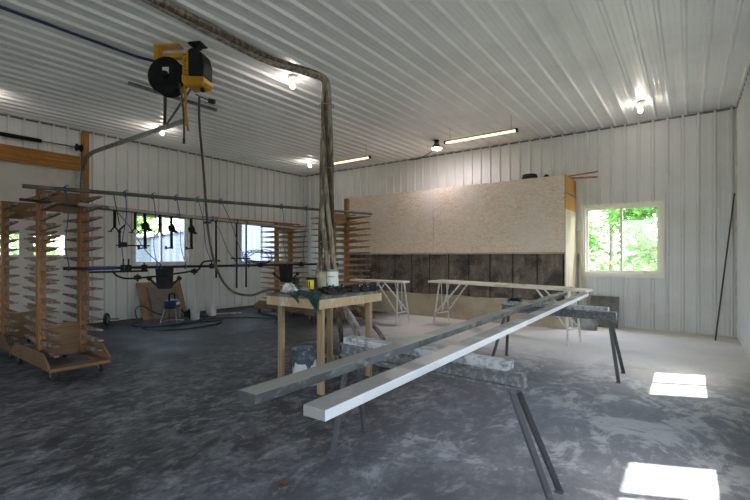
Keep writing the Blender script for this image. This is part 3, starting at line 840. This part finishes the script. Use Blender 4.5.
def can(loc, r, h, bands, label, dark=False, name='paint_can', handle=True):
    t = thing(name, label, 'can', loc)
    MB().lathe([(.001, 0), (r, 0), (r, .006), (r - .003, .01), (r - .003, h - .012), (r + .002, h - .008), (r + .002, h), (r - .012, h), (r - .014, h - .006), (.001, h - .006)], seg=28).build('body', 'blackplastic' if dark else 'tin', t, True)
    for z0, z1, a0, a1, m in bands:
        b = MB(); n = 20; rr = r - .0012
        vs = []
        for k in range(n + 1):
            a = R(a0 + (a1 - a0) * k / n)
            for zz in (z0, z1): vs.append((rr * math.cos(a), rr * math.sin(a), zz))
        b.add(vs, [(2 * k, 2 * k + 2, 2 * k + 3, 2 * k + 1) for k in range(n)])
        b.build('label_band', m, t, True)
    if handle:
        MB().tube([(r * 1.03 * math.cos(a), .02 + r * .2 * math.sin(a), h * .75 - r * .9 * math.sin(a)) for a in [math.pi * k / 14 for k in range(15)]], .003, 5).build('handle', 'tin', t, True)
    return t
can((-3.615, 3.60, TZ), .068, .155, [(.02, .128, -150, -20, 'canyellow'), (.03, .12, -100, -85, 'blackplastic'), (.035, .11, -72, -60, 'blackplastic'), (.05, .12, -128, -112, 'blackplastic')], 'black can with yellow label on the workbench', True)
can((-3.735, 3.68, TZ), .048, .11, [], 'small plain black can behind the yellow label can', True, handle=False)
can((-3.665, 3.82, TZ), .064, .225, [(.014, .212, 0, 360, 'cream'), (.178, .213, -180, 180, 'canyellow'), (.213, .216, 0, 360, 'tin')], 'cream paint can with yellow band beside the hose bundle')
WR = .074
wc = can((-3.45, 3.79, TZ), WR, .245, [(.012, .225, 0, 360, 'white'), (.226, .236, 0, 360, 'green')], 'tall white paint can with red line and green print')
def curved_patch(parent, m, pts, r):
    b = MB(); vs = [(r * math.cos(R(a)), r * math.sin(R(a)), z) for a, z in pts]
    b.add(vs, [tuple(range(len(vs)))]); b.build('label_print', m, parent)
for k in range(6): curved_patch(wc, 'red', [(-95 + k * 11, .158), (-85 + k * 11, .158), (-85 + k * 11, .168), (-95 + k * 11, .168)], WR - .0004)
for k in range(3): curved_patch(wc, 'green', [(-118 + k * 8, .055), (-112 + k * 8, .055), (-112 + k * 8, .085), (-118 + k * 8, .085)], WR - .0004)
for k in range(4): curved_patch(wc, 'green', [(-72 + k * 9, .012), (-63 + k * 9, .012), (-63 + k * 9, .045 + k * .012), (-72 + k * 9, .035 + k * .012)], WR - .0004)

def blob(n, m, loc, sx, sy, sz, label, cat, seed, name):
    random.seed(seed); b = MB(); seg, rings = 18, 9; vs = []
    ph = [random.uniform(0, 6.28) for _ in range(6)]
    for i in range(rings + 1):
        th = math.pi * i / rings * .5
        for k in range(seg):
            a = 2 * math.pi * k / seg
            f = 1 + .22 * math.sin(3 * a + ph[0]) + .16 * math.sin(5 * a + ph[1] + i) + .08 * math.sin(9 * a + ph[2] + 2 * i)
            vs.append((sx * math.sin(th + .02) * math.cos(a) * f, sy * math.sin(th + .02) * math.sin(a) * f, sz * math.cos(th) * (1 + .25 * math.sin(4 * a + ph[3]) * math.sin(2 * th))))
    fs = [(i * seg + k, (i + 1) * seg + k, (i + 1) * seg + (k + 1) % seg, i * seg + (k + 1) % seg) for i in range(rings) for k in range(seg)]
    fs.append(tuple((rings) * seg + k for k in range(seg)))
    return tag(b.add(vs, fs).build(name, m, smooth=True, loc=loc), label, cat)
blob(0, 'rag', (-3.68, 3.32, TZ), .10, .07, .09, 'crumpled white rag heap at the end of workbench by air hose', 'rag', 3, 'rag')
blob(0, 'rag', (-3.56, 3.24, TZ), .09, .045, .055, 'low pale wad of tape lying in front of the rag heap', 'tape', 5, 'tape_wad')
blob(0, 'hosegrey', (-3.46, 3.34, TZ), .06, .05, .05, 'small grey lump of masking tape beside the teal cloth', 'tape', 8, 'tape_wad')

# spray gun beside the rags
t = thing('spray_gun', 'grey spray gun lying beside the rags on the workbench', 'spray gun', (-3.71, 3.46, TZ), R(20))
MB().tube([(-.07, 0, .05), (.06, 0, .06)], .018, 10).build('barrel', 'tin', t, True)
MB().bar((.03, 0, .055), (.055, .0, .0), .022, .028).build('handle', 'tin', t, False, .004)
MB().lathe([(.001, 0), (.036, 0), (.04, .07), (.03, .085), (.001, .085)], (-.02, 0, .07), (0, .2, 1), 16).build('cup', 'blackplastic', t, True)

# teal cloth draped over the corner
b = MB(); nx, ny = 26, 16; vs = []
for j in range(ny + 1):
    for i in range(nx + 1):
        u, v = i / nx, j / ny
        hang = max(0, (u - .62) / .38)
        length = .10 + .10 * (1 - u) + .20 * hang ** .7 * (1 - .25 * hang)
        x = -3.38 + .44 * u
        wv = .016 * math.sin(11 * u + 5 * v) + .010 * math.sin(23 * u - 7 * v)
        y = TY0 + .10 + .05 * math.sin(5 * u) - length * v
        z = TZ + .010 + abs(wv) + .012 * (1 - v)
        if y < TY0 - .012:
            e = TY0 - .012 - y
            z = TZ + .008 - e; y = TY0 - .014 - abs(wv) * 1.2
            x -= (x + 2.985) * min(1, e / .16) * .75
        vs.append((x, y, z))
b.add(vs, [(j * (nx + 1) + i, j * (nx + 1) + i + 1, (j + 1) * (nx + 1) + i + 1, (j + 1) * (nx + 1) + i) for j in range(ny) for i in range(nx)])
o = b.build('cloth', 'teal', smooth=True)
sm = o.modifiers.new('Solidify', 'SOLIDIFY'); sm.thickness = .004
tag(o, 'teal cloth bunched on the workbench and hanging over its near corner', 'cloth')

def spool(loc, rz, label):
    t = thing('hand_clamp', label, 'clamp', loc, rz, 'black clamp heads along the workbench edge')
    MB().bb(-.062, .062, -.045, .045, 0, .06).bb(-.05, .02, -.036, .036, .06, .085).build('body', 'blackplastic', t, False, .006)
    MB().tube([(-.10, 0, .04), (-.06, 0, .04)], .030, 12).tube([(.06, 0, .04), (.095, 0, .055)], .016, 8).build('screw', 'rubber', t, True)
    MB().bar((-.01, 0, .055), (.05, .0, .095), .02, .022).lathe([(.001, 0), (.017, .002), (.017, .02), (.001, .022)], (.05, 0, .085), (.6, 0, .5), 10).build('grip', 'blackplastic', t, True, .002)
    return t
sg = spool((-3.28, 3.50, TZ), R(10), 'black clamp head nearest the teal cloth on workbench edge'); sg.scale = (.85, .85, .78)
for i, (x, y, rz, lab) in enumerate(((-3.10, 3.38, 70, 'black clamp head at the very edge beyond the teal cloth'), (-3.10, 3.56, 40, 'second black clamp head along the bench edge from the cloth'), (-3.22, 3.66, 100, 'black clamp head set back in front of the white can'),
                                     (-3.08, 3.74, 75, 'third black clamp head along the bench edge from the cloth'), (-3.20, 3.84, 20, 'black clamp head set back beyond the white can'), (-3.06, 3.92, 60, 'fourth black clamp head along the bench edge from the cloth'), (-3.02, 4.05, 110, 'last black clamp head at the far corner of the bench'))):
    dup(sg, (x, y, TZ), R(rz), lab)
tag(MB().bb(-.04, .04, -.015, .015, 0, .03).bb(-.015, .03, -.012, .012, .03, .05).build('tape_measure', 'canyellow', loc=(-3.33, 3.62, TZ), rz=R(30), bev=.004), 'little yellow tool lying in front of the white can', 'tool')

# bucket under the bench
t = thing('paint_bucket', 'paint dripped grey and white bucket standing under the workbench', 'bucket', (-3.40, 3.30, 0))
MB().lathe([(.001, 0), (.135, 0), (.14, .01), (.152, .30), (.157, .31), (.157, .325), (.153, .335), (.157, .35), (.157, .375), (.150, .38), (.146, .37), (.132, .02), (.001, .02)], seg=32).build('body', 'pail', t, True)
b = MB(); n = 48; vs = []
for k in range(n):
    a = 2 * math.pi * k / n
    dz = .06 * abs(math.sin(2.5 * a)) + .05 * max(0, math.sin(9 * a)) + .02 * math.sin(17 * a)
    zb = .285 - dz; rb = .1405 + .012 * zb / .3 + .0045
    vs += [(.1595 * math.cos(a), .1595 * math.sin(a), .378), (.1595 * math.cos(a), .1595 * math.sin(a), .306), (rb * math.cos(a), rb * math.sin(a), zb)]
b.add(vs, [(3 * k + j, 3 * ((k + 1) % n) + j, 3 * ((k + 1) % n) + j + 1, 3 * k + j + 1) for k in range(n) for j in (0, 1)])
b.lathe([(.1590, .352), (.1592, .378), (.151, .3835), (.1445, .370), (.140, .31)], seg=48)
b.build('paint_drip', mat('grey_paint_drip', (70, 76, 80), (130, 134, 136), 14, .5, .68, .4), t, True)
b = MB(); a0 = -62
for (p, q, r) in (((-58, .13), (-50, .13), (-54, .165)),):
    vs = [(.152 * math.cos(R(a)), .152 * math.sin(R(a)), z) for a, z in (p, q, r)]; b.add(vs, [(0, 1, 2)])
b.build('warning_mark', 'red', t)
MB().lathe([(.001, .30), (.148, .30)], seg=24).build('paint_surface', 'blackplastic', t)
MB().tube([(.16 * math.cos(a), .02 + .03 * math.sin(a), .33 - .13 * math.sin(a)) for a in [math.pi * k / 16 for k in range(17)]], .004, 5).build('handle', 'tin', t, True)
blob(0, 'leafbrown', (-2.78, 3.02, 0), .05, .03, .012, 'brown scrap on floor beside the near bench leg', 'scrap', 12, 'scrap')
o = MB()
for k in range(5): o.torus((0, 0, .028 + .004 * k), .10 + .018 * k, .02, (0, 0, 1), 24, 6)
tag(o.build('hose_coil', 'hosedark', smooth=True, loc=(-2.35, 4.78, 0)), 'dark coiled hose lying on floor behind the bench leg', 'hose')

# ------------------------------------------------------------------ sawhorses with the two bars
def make_sawhorse(loc, rz, label, feet):
    t = thing('sawhorse', label, 'sawhorse', loc, rz, 'grey steel sawhorses under the long bars')
    # beam: a channel with flanges
    w, z0, z1 = .055, .655, .752
    b = MB().bb(-.68, .68, -.03, .03, z0, z1).bb(-.68, .68, -w, w, z1 - .016, z1).bb(-.68, .68, -w, w, z0, z0 + .016)
    b.build('beam', 'steelgrey', t, False, .003)
    MB().bb(-.64, .60, -.058, .05, z1, .80).build('top_board', mat('overspray_white_board', (176, 176, 174), (112, 112, 110), 20, .44, .66, .8, 0, .3), t, False, .006)
    for sx in (-1, 1):
        for sy in (-1, 1):
            a = V((sx * .615, sy * .042, .66)); f = V(feet[(sx, sy)] + (.004,))
            d = (f - a); l = MB()
            l.bar(a, f, .034, .005, (0, 1, 0)); l.bar(a + V((-sx * .016, 0, 0)), f + V((-sx * .016, 0, 0)), .005, .034, (0, 1, 0))
            l.box(f + V((-sx * .008, 0, .0)), (.045, .04, .008))
            l.build('leg', 'legsteel', t)
        MB().bb(sx * .62 - .03, sx * .62 + .03, -.055, .055, .635, .655).build('leg_bracket', 'steelgrey', t, False, .003)
    return t
make_sawhorse((-1.42, 2.42, 0), R(-1.5), 'nearest grey sawhorse, under the near ends of the long bars', {(1, -1): (.935, -.17), (1, 1): (.80, .27), (-1, -1): (-.57, -.255), (-1, 1): (-.68, .23)})
make_sawhorse((-1.36, 5.62, 0), R(-2), 'farther grey sawhorse before the far window, under the bars', {(1, -1): (.74, -.24), (1, 1): (.72, .23), (-1, -1): (-.74, -.24), (-1, 1): (-.72, .24)})
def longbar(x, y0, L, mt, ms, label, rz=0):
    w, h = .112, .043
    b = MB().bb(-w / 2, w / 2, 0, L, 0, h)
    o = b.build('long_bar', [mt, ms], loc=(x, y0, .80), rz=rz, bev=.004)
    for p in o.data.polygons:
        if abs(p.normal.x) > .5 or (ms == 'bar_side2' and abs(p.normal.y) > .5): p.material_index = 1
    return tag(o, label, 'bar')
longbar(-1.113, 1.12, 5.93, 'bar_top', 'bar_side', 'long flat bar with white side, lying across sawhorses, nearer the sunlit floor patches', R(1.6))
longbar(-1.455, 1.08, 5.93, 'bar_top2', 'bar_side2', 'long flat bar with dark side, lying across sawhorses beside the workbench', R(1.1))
for i, (x, y, lab) in enumerate(((-1.88, 5.64, 'dark lump at the end of farther sawhorse top'),)):
    blob(0, 'black', (x, y, .80), .09, .05, .035, lab, 'lump', 21, 'clamp_head')

# ------------------------------------------------------------------ white trestles before the booth
def make_trestle(loc, rz, L, label, right_in=.28):
    t = thing('trestle', label, 'trestle', loc, rz, 'white trestles before the booth')
    MB().bb(0, L, -.13, .13, .845, .885).build('top_board', 'trestleboard', t, False, .004)
    for x, s in ((.30, 1), (L - right_in, -1)):
        for y in (-.22, .22):
            MB().tube([(x, y * .55, .845), (x - s * .05, y * 1.1, .012)], .018, 8).tube([(x - s * .05, y * 1.1, .0), (x - s * .05, y * 1.1, .014)], .018, 8).build('leg', 'trestle', t, True)
            MB().tube([(x - s * .03, y * .9, .25), (x + s * .52, y * .55, .845)], .016, 8).build('brace', 'trestle', t, True)
        MB().tube([(x - s * .03, -.20, .24), (x - s * .03, .20, .24)], .014, 8).tube([(x + s * .06, -.13, .845), (x - s * .02, .0, .25)], .010, 8).tube([(x + s * .06, .13, .845), (x - s * .02, .0, .25)], .010, 8).build('cross_bar', 'trestle', t, True)
    return t
make_trestle((-6.08, 7.36, 0), R(0), 1.42, 'shorter white trestle behind the workbench by the drying rack', .14)
make_trestle((-4.38, 7.92, 0), R(-12), 3.2, 'longer white trestle in front of the booth filters')
o = MB().bb(0, 1.75, -.09, .09, 0, .018)
tag(o.build('loose_board', 'trestleboard', loc=(-4.22, 7.95, .885), rz=R(-12)), 'thin loose pale board lying on the longer white trestle', 'board')
o = MB().bb(0, 1.15, -.035, -.03, 0, .030).bb(0, 1.15, -.03, .03, 0, .006)
for k in range(19): o.bb(.02 + k * .06, .05 + k * .06, -.04, -.035, .006, .026)
tag(o.build('slotted_rail', 'trestleboard', loc=(-2.60, 7.49, .885), rz=R(-12)), 'slotted pale rail lying on the longer trestle near its end', 'rail')

# ------------------------------------------------------------------ left wall floor items
def leaning(name, m, y0, y1, hh, xb, xt, label, cat, th=.016, hmz=0):
    a = math.atan2(xb - xt, hh)
    b = MB().prism([(0, 0, 0), (th, 0, 0), (th + (xt - xb), 0, hh), (xt - xb, 0, hh)], (0, 0, 0), (0, y1 - y0, 0))
    return tag(b.build(name, m, loc=(xb, y0, 0)), label, cat)
leaning('hardboard_sheet', 'board_brown', 4.42, 5.44, .80, XL + .40, XL + .05, 'larger brown sheet leaning on wall under the first window', 'sheet')
leaning('hardboard_sheet', 'board_grey', 4.62, 5.28, .69, XL + .46, XL + .14, 'smaller grey sheet leaning against the larger brown sheet', 'sheet')

t = thing('paint_sprayer', 'blue airless paint sprayer on a small frame before leaning sheets', 'sprayer', (-8.75, 4.62, 0), R(-50))
MB().bb(-.14, .14, -.12, .12, .30, .48).build('motor_housing', 'blue', t, False, .03)
MB().bb(-.09, .09, .121, .126, .38, .44).build('label_plate', 'white', t)
hd = smooth_path([(-.13, 0, .47), (-.13, 0, .56), (-.08, 0, .61), (.10, 0, .61), (.14, 0, .57), (.14, 0, .47)], 5)
MB().tube(hd, .018, 8).build('handle', 'black', t, True)
MB().tube([(-.12, -.1, .30), (-.22, -.16, .015)], .014, 8).tube([(.12, -.1, .30), (.20, -.16, .015)], .014, 8).tube([(-.12, .1, .30), (-.22, .18, .015)], .014, 8).tube([(.12, .1, .30), (.20, .18, .015)], .014, 8).tube([(-.22, .18, .015), (.20, .18, .015)], .014, 8).tube([(-.22, -.16, .015), (.20, -.16, .015)], .014, 8).tube([(-.22, -.16, .015), (-.22, .18, .015)], .014, 8).build('frame', 'tin', t, True)
MB().lathe([(.001, 0), (.035, 0), (.035, .2), (.001, .2)], (-.05, .13, .10), (0, 0, 1), 12).build('pump', 'tin', t, True)
MB().tube([(-.06, .15, .28), (-.20, .30, .05)], .016, 8).build('suction_tube', 'black', t, True)
def pail(loc, r, h, label, m='pail'):
    t = thing('pail', label, 'pail', loc, 0, 'pails by the left wall')
    MB().lathe([(.001, 0), (r * .88, 0), (r, h), (r * 1.04, h), (r * 1.04, h + .012), (r * .95, h + .012), (r * .84, .01), (.001, .01)], seg=24).build('body', m, t, True)
    MB().tube([(r * math.cos(a), .02 * math.sin(a), h * .9 - h * .5 * math.sin(a)) for a in [math.pi * k / 12 for k in range(13)]], .004, 5).build('handle', 'tin', t, True)
    return t
pail((-8.72, 5.12, 0), .10, .22, 'white pail beside the blue sprayer')
pail((-9.05, 5.72, 0), .12, .22, 'dirty white pail farther along the wall from sprayer')
blob(0, 'teal', (-8.95, 5.46, 0), .12, .10, .07, 'teal rag heap on floor between the two pails', 'rag', 31, 'rag')
blob(0, 'black', (-9.3, 5.35, 0), .16, .12, .16, 'dark machine lump behind the teal rag', 'machine', 33, 'pump_motor')
tag(MB().bb(-.3, .3, -.05, .05, 0, .02).build('wood_scrap', 'whitepipe', loc=(-9.0, 6.15, 0), rz=R(60)), 'pale flat scrap on floor past the pails', 'scrap')

o = smooth_path([(-9.2, 4.1, .018), (-8.9, 3.9, .018), (-8.45, 4.0, .018), (-8.3, 4.5, .018), (-8.2, 5.1, .018), (-8.0, 5.3, .018), (-7.7, 4.9, .018), (-7.75, 4.2, .018), (-8.3, 3.85, .018), (-8.9, 3.95, .30), (-9.15, 4.2, .36), (-9.2, 4.45, .2), (-8.92, 4.55, .14)], 8)
tag(MB().tube(o, .013, 8).build('sprayer_hose', 'rubber', smooth=True), 'black hose looping on the floor before the blue sprayer', 'hose')
tag(MB().tube(smooth_path([(-8.55, 5.05, .013), (-8.5, 5.4, .013), (-8.2, 5.75, .013), (-7.8, 6.1, .013), (-7.3, 6.2, .013), (-7.0, 5.9, .013)], 8), .012, 8).build('power_cord', 'rubber', smooth=True), 'dark cord trailing on the floor from pails towards hose bundle', 'cord')
t = thing('hand_truck_wheel', 'dark wheel standing by the wall beyond the nearest rack', 'wheel', (-9.4, 3.62, 0), R(-40))
MB().torus((0, 0, .13), .10, .03, (0, 1, 0), 28, 10).build('tyre', 'rubber', t, True)
MB().lathe([(.001, -.02), (.075, -.02), (.075, .02), (.001, .02)], (0, 0, .13), (0, 1, 0), 20).build('hub', 'galv', t, True)
MB().tube([(0, 0, .13), (-.02, .22, .13)], .014, 8).build('axle', 'galv', t, True)

# ------------------------------------------------------------------ far wall items
t = MB().bar((.335, 8.92, 0.01), (.615, 9.53, 2.48), .018, .018)
tag(t.build('leaning_rod', 'darkpipe'), 'thin dark rod leaning in the corner right of the far window', 'rod')
t = MB().bar((-1.62, 9.2, .012), (-1.84, 9.52, 1.92), .05, .02)
tag(t.build('leaning_board', 'plinth'), 'narrow pale board leaning between booth end and far window', 'board')
t = MB().bar((-1.78, 9.08, .01), (-1.84, 9.50, 1.45), .045, .045)
tag(t.build('leaning_post', 'greyboard'), 'grey upright stick leaning at the booth end', 'stick')
a = MB().prism([(0, 0, 0), (0, .014, 0), (0, .194, .60), (0, .18, .60)], (-.25, 0, 0), (.25, 0, 0))
tag(a.build('grey_panel', 'greyboard', loc=(-1.365, 9.36, 0)), 'grey square panel leaning under the far window', 'panel')
blob(0, 'plastic_bag', (-1.56, 8.90, 0), .15, .10, .30, 'crumpled clear plastic sheeting heaped at the booth end', 'plastic sheeting', 44, 'plastic_sheeting')
blob(0, 'leafbrown', (-2.01, 1.76, 0), .030, .038, .014, 'small brown dry leaf lying on the open floor', 'leaf', 51, 'dry_leaf')

# ------------------------------------------------------------------ outside
t = thing('shed', 'pale blue metal shed seen through the left windows', 'shed', (-13.6, 0, 0))
prof = [(6.5, -.16), (6.5, 2.0), (12.0, 3.15), (17.5, 2.0), (17.5, -.16)]
b = MB()
N = 96
ys = [6.5 + 11 * k / N for k in range(N + 1)]
def gz(y): return 2.0 + 1.15 * (1 - abs(y - 12) / 5.5)
for k in range(N):
    y0, y1 = ys[k], ys[k + 1]
    x0, x1 = (.0, .02) if k % 2 else (.02, .0)
    b.add([(x0, y0, -.16), (x1, y1, -.16), (x1, y1, gz(y1)), (x0, y0, gz(y0))], [(0, 1, 2, 3)])
b.bb(-1.2, 0, 6.5, 6.55, -.16, 2.0).bb(-1.2, 0, 17.45, 17.5, -.16, 2.0).bb(-1.2, -1.15, 6.55, 17.45, -.16, 2.0)
b.build('wall', 'siding', t)
b = MB().prism([(0, 6.3, 1.96), (0, 12, 3.16), (0, 17.7, 1.96), (0, 17.7, 2.02), (0, 12, 3.22), (0, 6.3, 2.02)], (-1.3, 0, 0), (.06, 0, 0)); b.build('roof', 'roofing', t)

def tree(loc, hh, rad, n, seed, label, m='leaf', low=.3):
    random.seed(seed)
    t = thing('leafy_tree', label, 'tree', loc, 0, 'trees outside the windows')
    tr = MB().tube(smooth_path([(0, 0, -.16), (.05, .03, hh * .3), (-.05, .08, hh * .6), (.04, 0, hh * .9)], 4), [.10 - .0055 * k for k in range(13)], 8)
    cl = []
    for k in range(26):
        a = random.uniform(0, 6.28); z = random.uniform(low, hh); r = rad * random.uniform(.3, 1) * (1 - .45 * z / hh)
        p = V((r * math.cos(a), r * math.sin(a), z)); cl.append(p)
        zb = max(.2, z - .5)
        tr.tube(smooth_path([(0, 0, zb * .9), p * .5 + V((0, 0, zb * .45)), p], 3), [.03, .026, .022, .018, .014, .010, .006], 5)
    tr.build('trunk', 'bark', t, True)
    b = MB()
    for k in range(n):
        c = random.choice(cl); p = c + V((random.gauss(0, .32), random.gauss(0, .32), random.gauss(0, .26)))
        if p.z < 0: p.z = .05
        s = random.uniform(.06, .12)
        q = Matrix.Rotation(random.uniform(0, 6.28), 3, 'Z') @ Matrix.Rotation(random.gauss(0, .7), 3, 'X') @ Matrix.Rotation(random.gauss(0, .5), 3, 'Y')
        pts = [(-s, 0, 0), (-.3 * s, -.55 * s, .02), (.5 * s, -.4 * s, 0), (1.1 * s, 0, -.03), (.5 * s, .4 * s, 0), (-.3 * s, .55 * s, .02)]
        b.add([q @ V(x) + p for x in pts], [(0, 1, 2, 3), (0, 3, 4, 5)])
    b.build('foliage', m, t)
    return t
tree((-3.6, 14.0, 0), 4.6, 1.6, 3800, 1, 'bright green tree at left half of the far window', 'leaf')
tree((-.5, 15.0, 0), 4.8, 1.6, 3800, 2, 'bright green tree at right half of the far window', 'leaf')
tree((-2.6, 19.5, 0), 6.5, 2.6, 4200, 3, 'deeper green tree farther beyond the far window', 'leaf2')
tree((-17.2, 7.6, 0), 4.8, 1.5, 2400, 4, 'green tree beside the shed outside the first left window', 'leaf')
tree((-18.0, 11.0, 0), 6.0, 1.8, 2400, 8, 'green tree rising behind the pale shed roof', 'leaf')
tree((-16.2, 4.5, 0), 5.0, 1.5, 2400, 5, 'green tree outside the door window nearest the post', 'leaf')
tree((-15.6, 1.6, 0), 5.0, 1.5, 2400, 6, 'green tree outside the next door window', 'leaf')

# ------------------------------------------------------------------ light
w = bpy.data.worlds.new('sky'); S.world = w; w.use_nodes = True
nt = w.node_tree; bg = nt.nodes['Background']
sky = nt.nodes.new('ShaderNodeTexSky'); sky.sky_type = 'NISHITA'; sky.sun_disc = False
sky.sun_elevation = R(62); sky.sun_rotation = R(65); sky.air_density = 1.0; sky.dust_density = 2.0
hs = nt.nodes.new('ShaderNodeHueSaturation'); hs.inputs['Saturation'].default_value = .7
nt.links.new(sky.outputs[0], hs.inputs['Color']); nt.links.new(hs.outputs[0], bg.inputs['Color']); bg.inputs['Strength'].default_value = 1.7
sun = bpy.data.lights.new('sun', 'SUN'); sun.energy = 17.0; sun.angle = R(.6); sun.color = (1, .96, .9)
so = bpy.data.objects.new('sun', sun); C.objects.link(so)
so.location = (6, 6, 12)
so.rotation_euler = V((-.475, -.215, -1)).to_track_quat('-Z', 'Y').to_euler()
def portal(loc, rot, sx, sy):
    l = bpy.data.lights.new('window_portal', 'AREA'); l.shape = 'RECTANGLE'; l.size = sx; l.size_y = sy
    l.cycles.is_portal = True
    o = bpy.data.objects.new('window_portal', l); C.objects.link(o); o.location = loc; o.rotation_euler = rot
for a, b in RW: portal((XR + .16, (a + b) / 2, sum(RZ) / 2), (R(90), 0, R(90)), b - a, RZ[1] - RZ[0])
portal(((FW[0] + FW[1]) / 2, YF + .16, sum(FZ) / 2), (R(-90), 0, 0), FW[1] - FW[0], FZ[1] - FZ[0])
for a, b in (WA, WB): portal((XL - .16, (a + b) / 2, sum(WZ) / 2), (R(90), 0, R(-90)), b - a, WZ[1] - WZ[0])
portal(((RD[0] + RD[1]) / 2, YB - .16, 1.55), (R(90), 0, 0), RD[1] - RD[0], 3.1)

# ------------------------------------------------------------------ camera
cam = bpy.data.cameras.new('camera'); cam.sensor_width = 36; cam.lens = 36 * 424 / 750
cam.shift_y = 6 / 750; cam.clip_end = 200
co = bpy.data.objects.new('camera', cam); C.objects.link(co)
co.location = (0, 0, 1.4); co.rotation_euler = (R(90), 0, R(36.6))
S.camera = co
vs = S.view_settings
vs.view_transform = 'Standard'; vs.look = 'None'; vs.gamma = 1; vs.use_curve_mapping = False
vs.exposure = 0.65
S.cycles.use_denoising = True
S.cycles.max_bounces = 10; S.cycles.diffuse_bounces = 6; S.cycles.transparent_max_bounces = 16
S.cycles.sample_clamp_indirect = 10
